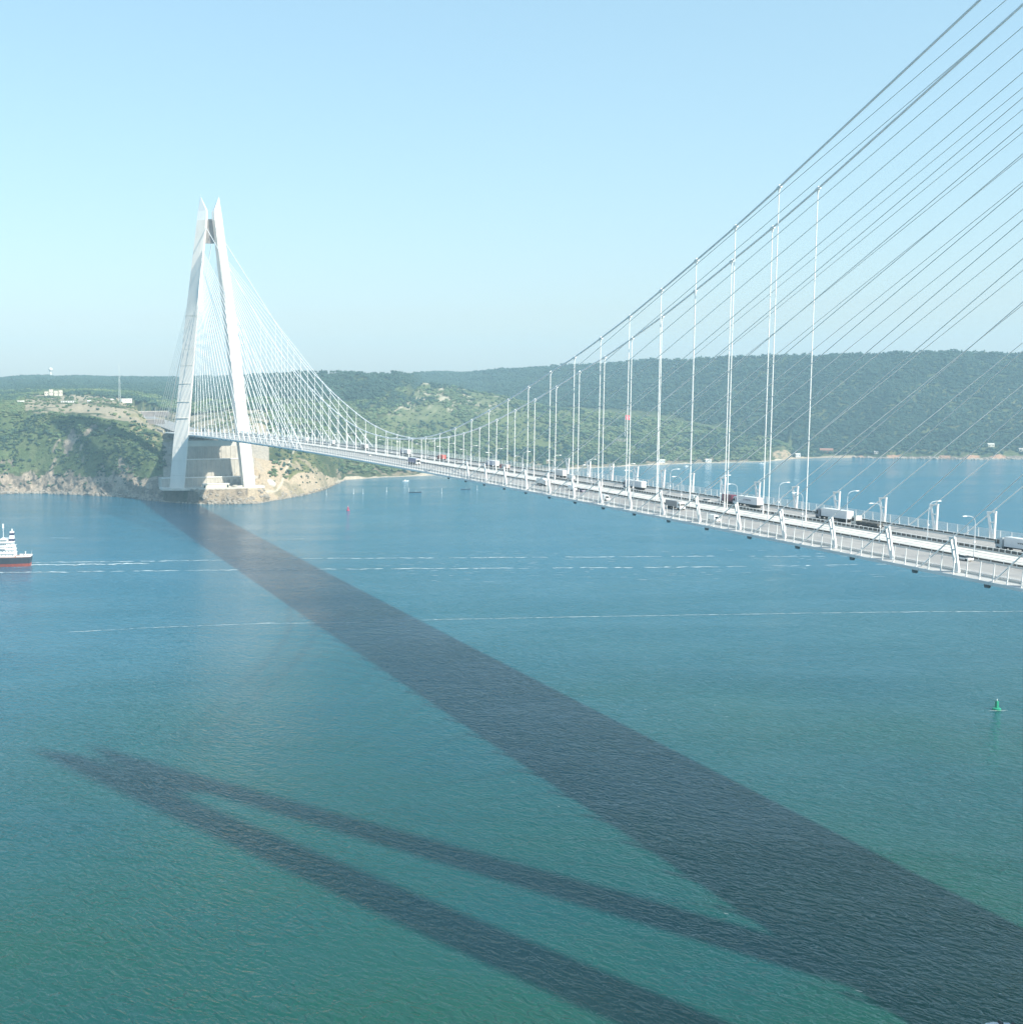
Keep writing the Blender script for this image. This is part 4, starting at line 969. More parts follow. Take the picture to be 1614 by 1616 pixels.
def semi(label, loc, ang, side, cabcol, length=13.4, low=False, text=None, textcol=None):
    t = empty('semi_truck', loc, ang); tag(t, label, 'truck')
    mt = paint('paint_%02x%02x%02x' % tuple(int(c * 255) for c in side), side)
    top = 4.0
    if low:
        b = MB(); b.box((length / 2, 0, 1.05), (length, 2.5, .35)); b.build('flatbed', M['chassis'], t)
        b = MB(); rg_ = random.Random(5)
        for i in range(4): b.box((1.5 + i * 2.6, 0, 1.55), (2.2, 2.2, .7 + .3 * rg_.random()))
        b.build('load', M['barrier_dark'], t)
    else:
        b = MB(); b.box((length / 2, 0, 2.62), (length, 2.52, 2.76)); bd = b.build('trailer_body', mt, t)
        b = MB(); b.box((-.03, 0, 2.6), (.06, 2.4, 2.62)); b.build('rear_door', paint('paint_sunlit_white', (.78, .78, .76)), bd)  # sunlight painted in: rear, roof and rails whiter than the bluish sides
        b = MB(); b.box((length / 2, 0, 4.02), (length - .2, 2.3, .06)); b.build('roof', paint('paint_sunlit_white', (.78, .78, .76)), bd)
        for s in (-1, 1):
            b = MB(); b.box((length / 2, s * 1.27, 3.95), (length, .05, .1)); b.build('top_rail', paint('paint_sunlit_white', (.78, .78, .76)), bd)
        b = MB(); b.box((-.02, 0, .85), (.12, 2.3, .2)); b.build('bumper', M['chassis'], t)
        if text:
            for s, rz in ((1, math.pi),):
                text_on(bd, 'lettering', text, 1.0, (length / 2, s * 1.285, 2.75), (R(90), 0, rz), textcol or M['navy'])
    b = MB(); b.box((length / 2 + .4, 0, .98), (length + 1, .95, .36)); b.box((5.5, -1.12, .78), (3.6, .06, .62)); b.box((5.5, 1.12, .78), (3.6, .06, .62))
    b.build('chassis', M['chassis'], t)
    b = MB(); b.box((length + 1.1, 0, .85), (4.6, .95, .34)); b.build('tractor_frame', M['chassis'], t)
    cab(t, length + .75, cabcol, 3.75)
    wheels(t, (1.6, 2.95, 4.3, length - .3, length + 2.2))
    return t

def box_truck(label, loc, ang, side, cabcol, length=7.2, h=3.6):
    t = empty('box_truck', loc, ang); tag(t, label, 'truck')
    mt = paint('paint_%02x%02x%02x' % tuple(int(c * 255) for c in side), side)
    b = MB(); b.box((length / 2, 0, (h + 1.05) / 2), (length, 2.45, h - 1.05)); bd = b.build('cargo_box', mt, t)
    b = MB(); b.box((-.03, 0, (h + 1.05) / 2), (.06, 2.3, h - 1.2)); b.build('rear_door', mt, bd)
    b = MB(); b.box((length / 2 + .6, 0, .85), (length + 1.2, .9, .36)); b.build('chassis', M['chassis'], t)
    cab(t, length + .2, cabcol, min(h, 3.1)); wheels(t, (1.5, 2.7, length + 1.3))
    return t

def car(label, loc, ang, col, van=False):
    t = empty('van' if van else 'car', loc, ang); tag(t, label, 'van' if van else 'car')
    mt = paint('paint_%02x%02x%02x' % tuple(int(c * 255) for c in col), col)
    L_ = 5.4 if van else 4.4; hh = 2.3 if van else 1.46; w2 = .95 if van else .88
    b = MB()
    b.loft([[(0, -w2 + .05, .3), (L_, -w2 + .1, .3), (L_, w2 - .1, .3), (0, w2 - .05, .3)],
            [(-.04, -w2, .62), (L_ + .05, -w2 + .04, .62), (L_ + .05, w2 - .04, .62), (-.04, w2, .62)],
            [(0, -w2, 1.15 if van else .92), (L_ - .05, -w2 + .06, 1.1 if van else .8), (L_ - .05, w2 - .06, 1.1 if van else .8), (0, w2, 1.15 if van else .92)]])
    bd = b.build('body', mt, t); fix_normals(bd.data)
    b = MB(); z0 = 1.13 if van else .88
    x0, x1, x2, x3 = (.02, 4.6, .1, 3.5) if van else (.35, 3.3, .95, 2.55)
    b.loft([[(x0, -w2 + .03, z0), (x1, -w2 + .05, z0 - .03), (x1, w2 - .05, z0 - .03), (x0, w2 - .03, z0)],
            [(x2, -w2 + .2, hh), (x3, -w2 + .2, hh), (x3, w2 - .2, hh), (x2, w2 - .2, hh)]])
    c = b.build('cabin', mt if van else M['glass_dark'], t); fix_normals(c.data)
    b = MB(); b.box(((x2 + x3) / 2, 0, hh + .02), (x3 - x2 + .1, 2 * w2 - .36, .06)); b.build('roof', mt, t)
    if van:
        b = MB(); b.add([(x1 + .02, -.72, z0 + .02), (x1 + .02, .72, z0 + .02), (x3 + .06, .66, hh - .1), (x3 + .06, -.66, hh - .1)], [(0, 1, 2, 3)]); b.build('windscreen', M['glass_dark'], t)
    wheels(t, (.85, L_ - .9), 'small', w2 - .1)
    return t

UP, DOWN = R(90), R(-90)
WHITE = (.76, .76, .74); GREYBOX = (.56, .59, .63); MAROON = (.16, .045, .075); REDC = (.55, .12, .10); VIOLET = (.17, .16, .30)
def far_lane(x, y): return (x, y, deck_z(y) + .07)
# far carriageway, driving away from the camera: y is the rear bumper
semi('white articulated truck with dark lettering on its side at the right edge', far_lane(16.5, -486.4), UP, (.66, .68, .71), (.42, .47, .50), 13.4, text='www.willi', textcol=M['chassis'])
semi('long plain white trailer truck just in front of a low flatbed truck', far_lane(19.2, -404.0), UP, (.66, .68, .71), (.20, .22, .26), 13.4)
semi('low dark flatbed truck with a pale cab following the plain white trailer', far_lane(15.2, -423.5), UP, (.2, .2, .2), (.60, .60, .56), 9.6, low=True)
semi('white trailer truck with a blue logo on its side behind a maroon truck', far_lane(19.0, -354.0), UP, (.66, .68, .71), (.52, .54, .58), 12.6, text='# VIMEYIN', textcol=M['navy'])
box_truck('maroon box truck with a white cab ahead of the trailer with the blue logo', far_lane(19.2, -337.0), UP, MAROON, WHITE, 6.2, 3.7)
semi('grey trailer truck with a bright white rear door seen past the near stay frames', far_lane(18.0, -271.0), UP, GREYBOX, (.3, .32, .36), 13.0)
box_truck('tall pale grey box truck beside a white low van on the far carriageway', far_lane(18.4, -193.5), UP, (.60, .60, .60), (.30, .31, .33), 8.4, 4.0)
car('white van right behind the tall pale grey box truck', far_lane(18.4, -203.0), UP, WHITE, van=True)
semi('blue grey trailer truck with a cream rear just ahead of the red tipper', far_lane(18.2, -109.5), UP, (.42, .45, .56), (.35, .36, .42), 11.5)
box_truck('red truck with a dark load following the blue grey trailer', far_lane(16.4, -128.5), UP, (.50, .42, .40), REDC, 6.4, 3.0)
box_truck('dark maroon tarpaulin truck with a red tail in the middle of the span', far_lane(16.2, -31.0), UP, REDC, (.20, .05, .06), 7.0, 3.6)
semi('white trailer truck over the middle of the span where the main cables hang lowest', far_lane(16.2, 35.6), UP, (.60, .60, .62), (.22, .20, .28), 13.0)
semi('dark trailer truck with a white rear near the first hangers of the far half', far_lane(16.0, 132.0), UP, (.22, .22, .24), (.3, .3, .3), 10.0)
car('white car close behind the dark trailer with the white rear', far_lane(13.6, 112.0), UP, WHITE)
car('white car alone on the far carriageway between two trailers past midspan', far_lane(13.6, 66.0), UP, WHITE)
car('small white car behind the dark maroon tarpaulin truck', far_lane(12.4, -14.0), UP, WHITE)
car('white car passing the red truck on its inner side', far_lane(12.2, -62.0), UP, WHITE)
car('white van on the inner lane below the pale street lamp next to the maroon truck', far_lane(12.0, -321.5), UP, WHITE, van=True)
car('silver car just ahead of the white van on the inner lane near the maroon truck', far_lane(13.0, -329.5), UP, (.62, .62, .62))
box_truck('white truck among the far stay cables, nearest the far tower', far_lane(18.0, 316.0), UP, WHITE, WHITE, 7.5, 3.8)
box_truck('white truck among the far stay cables, second from the far tower', far_lane(18.0, 229.0), UP, WHITE, (.6, .6, .6), 7.5, 3.8)
# near carriageway, driving towards the camera: y is the rear bumper
box_truck('dark grey box truck with a white cab coming towards the camera', far_lane(-13.6, -342.6), DOWN, (.24, .24, .25), WHITE, 7.6, 3.3)
car('white car at the inner edge of the near carriageway, closest to the camera', far_lane(-11.2, -484.5), DOWN, WHITE)
car('white van beside the walkway fence on the near carriageway', far_lane(-23.2, -385.0), DOWN, WHITE, van=True)
car('white van on the near carriageway just behind the dark violet car', far_lane(-22.0, -306.0), DOWN, WHITE, van=True)
car('dark violet car on the near carriageway', far_lane(-12.6, -268.0), DOWN, (.20, .17, .26))
car('white van following the dark violet car on the near carriageway', far_lane(-12.6, -259.0), DOWN, WHITE, van=True)
box_truck('white truck towards the middle of the near carriageway, beyond the stay frames', far_lane(-13.0, -228.0), DOWN, WHITE, WHITE, 7.5, 3.4)
semi('violet container truck with a white cab on the near carriageway at midspan', far_lane(-16.0, -55.0), DOWN, VIOLET, WHITE, 12.2)
car('white car near midspan on the near carriageway ahead of nothing else', far_lane(-12.0, 41.0), DOWN, WHITE)

# ------------------------------------------------------------------ ship, boats and buoys
def wtr(x, y): return (x, y, 0)
ship = empty('cargo_ship', (-240.5, 198.0, 0), math.atan2(.218, -.976))
tag(ship, 'black and red cargo ship with white deckhouse and striped funnel at the left edge', 'ship')
Ls, Bs = 96.0, 15.0                             # local +x = bow, origin at the stern on the waterline
def hull_ring(x, zs):
    u = x / Ls
    b_ = Bs / 2 * min(1, .62 + 2.6 * u) if u < .15 else Bs / 2 * (1 if u < .72 else max(.03, 1 - ((u - .72) / .28) ** 2))
    out = []
    for (z, f) in zs:
        out.append((x + (1.2 * (z / 8) if u > .9 else (-1.4 * max(0, z - 1) / 8 if u < .02 else 0)), -b_ * f, z))
    for (z, f) in reversed(zs):
        out.append((x + (1.2 * (z / 8) if u > .9 else (-1.4 * max(0, z - 1) / 8 if u < .02 else 0)), b_ * f, z))
    return out
xs = [0, 2, 5, 9, 15, 30, 50, 68, 78, 86, 92, 96]
b = MB(); b.loft([hull_ring(x, [(-2, .75), (2.3, .97)]) for x in xs]); o = b.build('lower_hull', M['red_paint'], ship); fix_normals(o.data)
b = MB(); b.loft([hull_ring(x, [(2.305, .972), (7.2, 1.0)]) for x in xs]); hull = b.build('upper_hull', M['black_paint'], ship); fix_normals(hull.data)
b = MB(); b.loft([hull_ring(x, [(7.205, 1.0), (7.6, 1.0)]) for x in xs]); o = b.build('main_deck', M['deck_pink'], ship); fix_normals(o.data)
b = MB()
for s in (-1, 1):                               # white bulwark rail round the stern
    for x0, x1 in ((-1.1, 2.5), (2.5, 5.5), (5.5, 9.5)):
        r0 = hull_ring(max(0, x0), [(7.6, 1.0)]); r1 = hull_ring(x1, [(7.6, 1.0)])
        k = 0 if s < 0 else 1
        a = Vector(r0[k]); c = Vector(r1[k])
        b.bar(a + Vector((0, 0, .5)), c + Vector((0, 0, .5)), .1, .9)
a = Vector(hull_ring(0, [(7.6, 1.0)])[0]); c = Vector(hull_ring(0, [(7.6, 1.0)])[1]); b.bar(a + Vector((0, 0, .5)), c + Vector((0, 0, .5)), .1, .9)
b.build('bulwark', M['white_steel'], ship)
tiers = [(7.6, 10.4, 11.5, 24.5, 13.6), (10.4, 13.2, 11.8, 23.8, 13.2), (13.2, 16.0, 12.0, 23.0, 12.4), (16.0, 18.8, 13.2, 22.4, 11.6), (18.8, 21.6, 16.5, 22.2, 15.4)]
for i, (z0, z1, x0, x1, w_) in enumerate(tiers):
    b = MB(); b.box(((x0 + x1) / 2, 0, (z0 + z1) / 2), (x1 - x0, w_, z1 - z0 - .12)); th = b.build('bridge_house' if i == 4 else 'deckhouse', M['white_steel'], ship)
    b = MB(); b.box(((x0 + x1) / 2, 0, z1 - .04), (x1 - x0 + 1.1, w_ + 1.2, .1)); b.build('deck_edge', M['white_steel'], th)
    b = MB()
    for k in range(5):
        for s in (-1, 1): b.box((x0 + 1 + k * (x1 - x0 - 2) / 4, s * (w_ / 2 + .01), z0 + 1.6), (.55, .05, .6))
    o = b.build('porthole', M['glass_dark'], th); o['kind'] = 'stuff'
b = MB(); b.loft([[(11.8, -1.7, 18.8), (15.8, -1.7, 18.8), (15.8, 1.7, 18.8), (11.8, 1.7, 18.8)], [(12.2, -1.4, 27.4), (15.2, -1.4, 27.4), (15.2, 1.4, 27.4), (12.2, 1.4, 27.4)]])
fun = b.build('funnel', M['white_steel'], ship); fix_normals(fun.data)
for z in (20.6, 25.2):
    k = (z - 18.8) / 8.6
    b = MB(); b.box((13.75, 0, z), (4.1 - k * .9, 3.55 - k * .5, 1.7)); b.build('stripe', M['navy'], fun)
b = MB(); b.tube([(13.6, .4, 27.2), (13.6, .4, 29.4)], .5, 8); b.tube([(13.9, -.5, 27.2), (13.6, -.6, 28.6)], .3, 6); b.build('exhaust', M['white_steel'], fun)
b = MB(); b.tube([(20.5, 0, 21.6), (20.5, 0, 33)], .28, 6, r2=.12); b.bar((20.5, -2.6, 28.5), (20.5, 2.6, 28.5), .18); b.box((20.5, 0, 31.5), (1.2, .5, 3.6)); b.build('mast', M['white_steel'], ship)
b = MB(); b.tube([(3.4, .6, 7.6), (3.4, .6, 11.2)], .35, 6); b.box((3.4, .6, 11), (.9, .9, .7)); b.box((6.3, -2.4, 8.2), (2.2, 1.4, 1.1)); b.box((6.3, 2.4, 8.2), (2.2, 1.4, 1.1)); b.build('winch', M['white_steel'], ship)
b = MB(); b.tube([(-.8, 0, 8), (-1.6, 0, 12)], .09, 5); b.build('flagstaff', M['white_steel'], ship)
b = MB()
for s in (-1, 1): b.loft([[(17 + q, s * 7.4 - ww, 14.2), (17 + q, s * 7.4 + ww, 14.2), (17 + q, s * 7.4 + ww * .8, 15.2), (17 + q, s * 7.4 - ww * .8, 15.2)] for q, ww in ((0, .3), (1, 1.0), (4, 1.0), (5.4, .3))])
b.build('lifeboat', M['white_steel'], ship)
for x in (29, 45, 61, 76):
    b = MB(); b.box((x + 6, 0, 8.4), (12.5, 10.5, 1.6)); b.build('hatch_cover', M['deck_pink'], ship)
b = MB(); b.tube([(88, 0, 7.6), (88, 0, 18)], .3, 6); b.build('foremast', M['white_steel'], ship)

def buoy(label, loc, mt, k, cat='buoy'):
    t = empty('navigation_buoy', loc); t.scale = (k, k, k); tag(t, label, cat)
    b = MB(); b.lathe([(1.15, -.5), (1.45, -.1), (1.5, .55), (1.2, .8), (.5, .85)], 16); b.build('float', mt, t)
    b = MB()
    b.lathe([(.34, .85), (.34, 3.3), (.2, 3.55)], 10); b.box((-.3, .1, 2.1), (.12, .9, 2.4)); b.box((.1, -.35, 2.1), (.9, .12, 2.4))
    b.build('tower_body', mt, t)
    b = MB(); b.lathe([(.16, 3.55), (.2, 3.9), (.1, 4.1)], 8); b.build('lantern', M['white_steel'], t)
    b = MB(); b.tube([(1.3, 0, .8), (.36, 0, 1.7)], .05, 5); b.tube([(-.6, 1.1, .8), (-.2, .28, 1.7)], .05, 5); b.build('brace', mt, t)
buoy('green navigation buoy floating alone in the right foreground water', (136.6, -352.5, 0), M['buoy_green'], 1.12)
buoy('red navigation buoy floating in front of the far headland', (126.4, 543, 0), M['buoy_red'], 1.35)

mbt = empty('motor_boat', (-67.9, -561.5, .05), math.atan2(.235, -.972)); tag(mbt, 'small white motor boat cut by the bottom edge at the lower right', 'boat')
b = MB()
ring = lambda x, w_, k, h: [(x, -w_, h), (x, -w_ * .8, -.2), (x, 0, -.35 + k), (x, w_ * .8, -.2), (x, w_, h)]
b.loft([ring(-2.6, 1.0, 0, .75), ring(-1, 1.12, 0, .78), ring(1.0, 1.0, .02, .85), ring(2.2, .6, .12, .98), ring(3.1, .06, .5, 1.12)]); o = b.build('hull', M['white_steel'], mbt); fix_normals(o.data)
b = MB(); b.box((.9, 0, 1.0), (1.7, 1.35, .35), taper=.8); b.build('foredeck', M['wall_white'], mbt)
b = MB(); b.box((-.2, 0, 1.35), (.5, 1.5, .7), taper=.8); b.build('windscreen', M['glass_dark'], mbt)
b = MB(); b.box((-1.6, 0, .84), (1.2, 1.5, .12)); b.build('seat', M['fence_grey'], mbt)
b = MB(); b.box((-2.85, 0, .85), (.45, .45, .9)); b.build('outboard_motor', M['chassis'], mbt)

def small_boat(label, loc, rz, col, L_=8.0, cabin=True, group=None):
    t = empty('fishing_boat', loc, rz); tag(t, label, 'boat', group)
    w_ = L_ * .16; b = MB()
    rr = lambda x, k, h: [(x * L_, -w_ * k, h), (x * L_, -w_ * k * .7, -.3), (x * L_, w_ * k * .7, -.3), (x * L_, w_ * k, h)]
    b.loft([rr(-.5, .7, .9), rr(-.2, 1, .85), rr(.2, .9, .95), rr(.5, .06, 1.5)]); o = b.build('hull', col, t); fix_normals(o.data)
    if cabin:
        b = MB(); b.box((-.12 * L_, 0, 1.5), (.24 * L_, w_ * 1.2, 1.5), taper=.85); b.build('cabin', M['white_steel'], t)
    b = MB(); b.tube([(.08 * L_, 0, .9), (.08 * L_, 0, 3.6)], .08, 5); b.build('mast', M['white_steel'], t)
small_boat('white boat moored close to the narrow beach behind the headland', (341.5, 950, 0), .1, M['white_steel'], 10.0)
small_boat('long dark workboat lying among the net floats in the bay', (284, 752, 0), -.25, M['black_paint'], 17.0, False)
small_boat('shorter dark workboat near the bridge girder in the bay', (367, 778, 0), -.25, M['black_paint'], 13.0, False)
small_boat('white boat on the water below the sandy right shore, left one', (925, 1120, 0), .3, M['white_steel'], 9.0)
small_boat('white boat on the water below the sandy right shore, right one', (1090, 1140, 0), -.5, M['white_steel'], 9.0)
for i, (x, y) in enumerate(((164.2, 764.5), (201.3, 762.7), (213.3, 758.7), (252.7, 777.9), (276, 754), (315.5, 735.4), (380.3, 768.7))):
    t = empty('marker_pole', (x, y, 0)); tag(t, 'thin white marker pole with a small float round the nets in the bay', 'marker', 'marker poles round the nets')
    b = MB(); b.tube([(0, 0, -1), (0, 0, 6.5)], .22, 5); b.build('pole', M['white_steel'], t)
    b = MB(); b.lathe([(.5, -.3), (.8, .1), (.5, .5)], 8); b.build('float', M['white_steel'], t)

# foam: wake lines of passing ships and short whitecaps, broken flecks lying on the water
M['foam'] = mat('foam', (.62, .68, .70), .7, var=.2, scale=.5)
fm = MB(); rg = random.Random(21)
def fleck(x, y, ln, wd, ang):
    n_ = 5; L1, L2 = [], []
    ph = rg.random() * 9
    for i in range(n_ + 1):
        u = i / n_ - .5; ww = wd * (1 - (2 * u) ** 2) * rg.uniform(.5, 1.1) + .03
        px = x + math.cos(ang) * u * ln - math.sin(ang) * wd * .7 * math.sin(u * 5 + ph); py = y + math.sin(ang) * u * ln + math.cos(ang) * wd * .7 * math.sin(u * 5 + ph)
        L1.append((px - math.sin(ang) * ww, py + math.cos(ang) * ww, .06)); L2.append((px + math.sin(ang) * ww, py - math.cos(ang) * ww, .06))
    fm.loft([[a, c] for a, c in zip(L1, L2)], close=False, caps=False)
def wake(pts, wd, dens_, fade=0.0):
    tot = 0
    for (ax, ay), (bx_, by_) in zip(pts[:-1], pts[1:]):
        L_ = math.hypot(bx_ - ax, by_ - ay); ang = math.atan2(by_ - ay, bx_ - ax); d = 0
        while d < L_:
            ln = rg.uniform(4, 14)
            if rg.random() < dens_ - fade * (tot + d) / 150 and (wd < .5 or float(vnoise((ax + (bx_ - ax) * d / L_) / 45, wd * 7, 8)) > .10):
                fleck(ax + (bx_ - ax) * d / L_ + rg.gauss(0, .3), ay + (by_ - ay) * d / L_ + rg.gauss(0, wd * .5), ln, wd * rg.uniform(.35, 1.0), ang + rg.gauss(0, .05))
            d += ln * .62
        tot += L_
wake([(-238, 214), (-214, 209), (-115, 189), (-23, 175), (136, 134), (286, 97), (403, 62), (520, 40)], 1.35, .95, .10)
wake([(-264, 167), (-218, 155), (-76, 127), (111, 79), (204, 55), (324, 30), (404, 18)], 1.5, .95, .10)
wake([(-238, 199), (-205, 192), (-150, 180)], 2.6, 1.0)
wake([(-225, -80), (-178, -80), (-115, -85), (-69, -96), (-12, -102), (64, -115), (178, -137), (254, -152), (333, -172), (400, -187)], .48, 1.0)
wake([(-247, 190), (-268, 196), (-300, 203), (-330, 210)], .6, .8); wake([(-244, 205), (-275, 214)], .5, .7)
wake([(134, -353.5), (140, -354.5)], .22, 1); wake([(-64, -563), (-58, -564.5), (-50, -566.5)], .3, 1)
wake([(-212, 378), (-195, 372)], .7, 1); wake([(-74, 325), (-57, 323)], .7, 1); wake([(-4, 304), (11, 304)], .7, 1)
for i in range(120):
    x, y = rg.uniform(20, 420), rg.uniform(20, 200)
    fleck(x, y - .2 * x, rg.uniform(3, 10), rg.uniform(.12, .34), -.22 + rg.gauss(0, .12))
for i in range(26):
    d = rg.uniform(60, 420); a = rg.uniform(-.1, .75)
    fleck(CAM.x + 190 + d * math.sin(a), CAM.y + 140 + d * math.cos(a), rg.uniform(.5, 1.6), rg.uniform(.04, .12), rg.uniform(-.9, .2))
tag(fm.build('foam', M['foam']), 'thin white foam streaks and wake lines on the water', kind='stuff')

# ------------------------------------------------------------------ works round the far tower
b = MB()                                        # paved yard on the rock shelf
yard = [(-64, 694), (-52, 689), (-40, 686.5), (-22, 685), (-4, 684.4), (12, 684), (28, 684.5), (42, 686), (54, 689), (62, 694), (66, 701), (66, 724), (-64, 724)]
b.loft([[(x, y, 16.2) for x, y in yard], [(x, y, 18.55) for x, y in yard]]); o = b.build('yard_pavement', M['concrete_light']); fix_normals(o.data)
tag(o, 'pale concrete yard round the feet of the far tower', kind='structure')
wall = empty('retaining_wall', (0, 0, 0)); tag(wall, 'three stepped grey retaining walls rising behind the feet of the far tower', 'wall')
for (y0, y1, z0, z1, xl, xw) in ((720, 734, 17, 29, -61, 58), (732, 750, 27, 51, -40, 55), (748, 777, 49, 68.5, -36, 50)):
    b = MB(); b.loft([[(xl, y0, z0), (xw, y0, z0), (xw + 8, y0 + 12, z0), (xw + 8, y1 + 16, z0), (xl, y1 + 16, z0)],
                      [(xl, y0 + 1.6, z1), (xw, y0 + 1.6, z1), (xw + 7, y0 + 12.6, z1), (xw + 7, y1 + 16, z1), (xl, y1 + 16, z1)]])
    tr_ = b.build('tier', M['concrete'], wall); fix_normals(tr_.data)
    b = MB(); b.bar((xl, y0 + 1.5, z1 + .55), (xw, y0 + 1.5, z1 + .55), .9, 1.3); b.build('parapet', M['wall_white'], tr_)
    b = MB()
    k = xl + 3
    while k < xw:
        b.bar((k, y0 - .25, z0 + .5), (k, y0 + 1.35, z1 - .6), .55, .5); k += 6.0
    o = b.build('rib', M['concrete_light'], tr_); o['kind'] = 'stuff'
h = empty('site_building', (2, 694, 18.55), .0); tag(h, 'long low cream building with a flat roof on the yard between the tower feet', 'building')
b = MB(); b.box((0, 0, 2.2), (33, 8, 4.4)); b.build('wall', M['wall_cream'], h)
b = MB(); b.box((0, 0, 4.6), (34, 9, .4)); b.build('roof', M['wall_white'], h)
for x in (-14.5, 14.5):
    b = MB(); b.box((x, -4.03, 1.6), (2.2, .1, 3.0)); b.build('door', M['glass_dark'], h)
h = empty('round_tank', (30, 696, 18.55)); tag(h, 'low round pale tank with a dark opening on the yard by the right tower foot', 'tank')
b = MB(); b.lathe([(6.5, 0), (6.5, 1.8), (5.2, 1.8), (5.2, .5)], 24); b.build('rim', M['concrete_light'], h)
b = MB(); b.lathe([(3.4, .4), (3.4, .9)], 16); b.build('cover', M['barrier_dark'], h)
b = MB(); b.lathe([(17, -12), (16, 3), (13.5, 7), (9, 9.5), (4, 10.5)], 28); o = b.build('rock_bastion', M['concrete'], loc=(74, 742, 14.5)); fix_normals(o.data)
tag(o, 'rounded pale concrete bastion beside the right tower foot', 'wall')

# the shore the near tower stands on, behind and to the right of the camera
b = MB()
def shore_ring(hw, y_front, z, n_=14):
    pts = [(hw * math.cos(a) , y_front - hw * .25 + hw * .25 * math.sin(a), z) for a in np.linspace(0, math.pi, n_)]
    return pts + [(-hw, -1900, z), (hw, -1900, z)]
b.loft([shore_ring(150, -664, -6), shore_ring(118, -674, 2), shore_ring(98, -682, 17.8), shore_ring(96, -734, 18.3), shore_ring(90, -768, 50), shore_ring(84, -786, 83)])
o = b.build('terrain', M['near_ground']); fix_normals(o.data); tag(o, 'rocky near shore carrying the near tower', kind='structure')

# road leaving the bridge on the far shore, its abutment and the ramp walls beyond
ab = empty('abutment', (0, 905, 0)); tag(ab, 'concrete abutment where the far end of the bridge deck meets the hill', 'abutment')
b = MB(); b.box((0, 6, 70), (62, 12, 18)); b.build('abutment_wall', M['concrete'], ab)
for s in (-1, 1):
    b = MB(); b.bar((s * 31.5, 0, 78.5), (s * 34, 60, 80.5), 1.2, 9); b.build('wing_wall', M['concrete'], ab)
b = MB(); b.loft([[(-20, y, 83.45 + (y - 905) * .022), (20, y, 83.45 + (y - 905) * .022), (20, y, 82.3 + (y - 905) * .022), (-20, y, 82.3 + (y - 905) * .022)] for y in np.arange(905.5, 1500, 40)])
o = b.build('road', M['asphalt']); fix_normals(o.data); tag(o, 'grey approach road on the plateau behind the far tower', kind='structure')

def arc_wall(label, pts, h_, cap, posts):
    t = empty('ramp_wall', (0, 0, 0)); tag(t, label, 'wall')
    b = MB(); b.loft([[(x, y, z - 3), (x, y + .8, z - 3), (x, y + .8, z + h_), (x, y, z + h_)] for x, y, z in pts]); o = b.build('wall', M['ramp'], t); fix_normals(o.data)
    b = MB(); b.loft([[(x, y - .3, z + h_), (x, y + 1.2, z + h_), (x, y + 1.2, z + h_ + cap), (x, y - .3, z + h_ + cap)] for x, y, z in pts]); o = b.build('coping', M['concrete_light'], t); fix_normals(o.data)
    for i in range(posts):
        u = i / max(1, posts - 1) * (len(pts) - 1); k = min(int(u), len(pts) - 2); f = u - k
        p = Vector(pts[k]).lerp(Vector(pts[k + 1]), f)
        b = MB(); b.tube([(p.x, p.y - 1, p.z + h_ * .0), (p.x, p.y - 1, p.z + h_ + 7)], .22, 5); b.build('post', M['fence_grey'], t)
def gz(x, y): return land_z(x, y)
arc_wall('long dark ramp wall with a pale coping on the plateau left of the far tower', [(x, 1285 - .0012 * (x + 20) ** 2, 98.5) for x in range(-80, 46, 14)], 5.5, .9, 6)
arc_wall('lower curved ramp wall with lamp posts beside the bridge approach', [(x, 1105 - .004 * (x + 60) ** 2, 90.0) for x in range(-62, 8, 10)], 4.5, .8, 5)

def house(label, x, y, w_, d_, h_, wallm, roofm, rz=0.0, pitched=True, cat='house', tower_=None, z=None):
    t = empty('house', (x, y, (land_z(x, y) if z is None else z) - .6), rz); tag(t, label, cat)
    b = MB(); b.box((0, 0, h_ / 2), (w_, d_, h_)); wl = b.build('wall', wallm, t)
    b = MB()
    if pitched: b.loft([[(-w_ / 2 - .4, -d_ / 2 - .4, h_), (-w_ / 2 - .4, d_ / 2 + .4, h_), (-w_ / 2 - .4, 0, h_ + d_ * .3)], [(w_ / 2 + .4, -d_ / 2 - .4, h_), (w_ / 2 + .4, d_ / 2 + .4, h_), (w_ / 2 + .4, 0, h_ + d_ * .3)]])
    else: b.box((0, 0, h_ + .2), (w_ + .8, d_ + .8, .4))
    rf = b.build('roof', roofm, t); fix_normals(rf.data)
    nw = max(2, int(w_ / 4))
    for i in range(nw):
        b = MB(); b.box((-w_ / 2 + (i + .5) * w_ / nw, -d_ / 2 - .02, h_ * .55), (1.4, .12, 1.5)); b.build('window', M['glass_dark'], t)
    return t
house('white flat-roofed building beside the lattice mast', -47, 1214, 17, 11, 7.0, M['wall_white'], M['wall_white'], .05, False, 'building')
house('pale grey hut at the left end of the bare plateau', -216, 1222, 11, 8, 5.5, M['wall_white'], M['concrete_light'], .1, False, 'building')
for i, (dx, hh) in enumerate(((-13, 8.0), (-4.5, 11.0), (4, 9.0), (12.5, 10.5))):
    house(('cream apartment block on the plateau, leftmost of a row of four', 'tall cream block on the plateau, second of a row of four from the left', 'cream apartment block on the plateau, third of a row of four from the left', 'tall cream block on the plateau, rightmost of a row of four')[i], -149 + dx, 1487, 7.2, 10, hh, M['wall_cream'], M['wall_cream'], 0, False, 'building')
house('small white house in front of the dark forest behind the plateau', -86, 1830, 22, 10, 5, M['wall_white'], M['wall_white'], 0, True)
house('tiny white hut on the shadowed rim of the plateau, left one', -108, 1205, 5, 4, 3, M['wall_white'], M['wall_white'], .1, True)
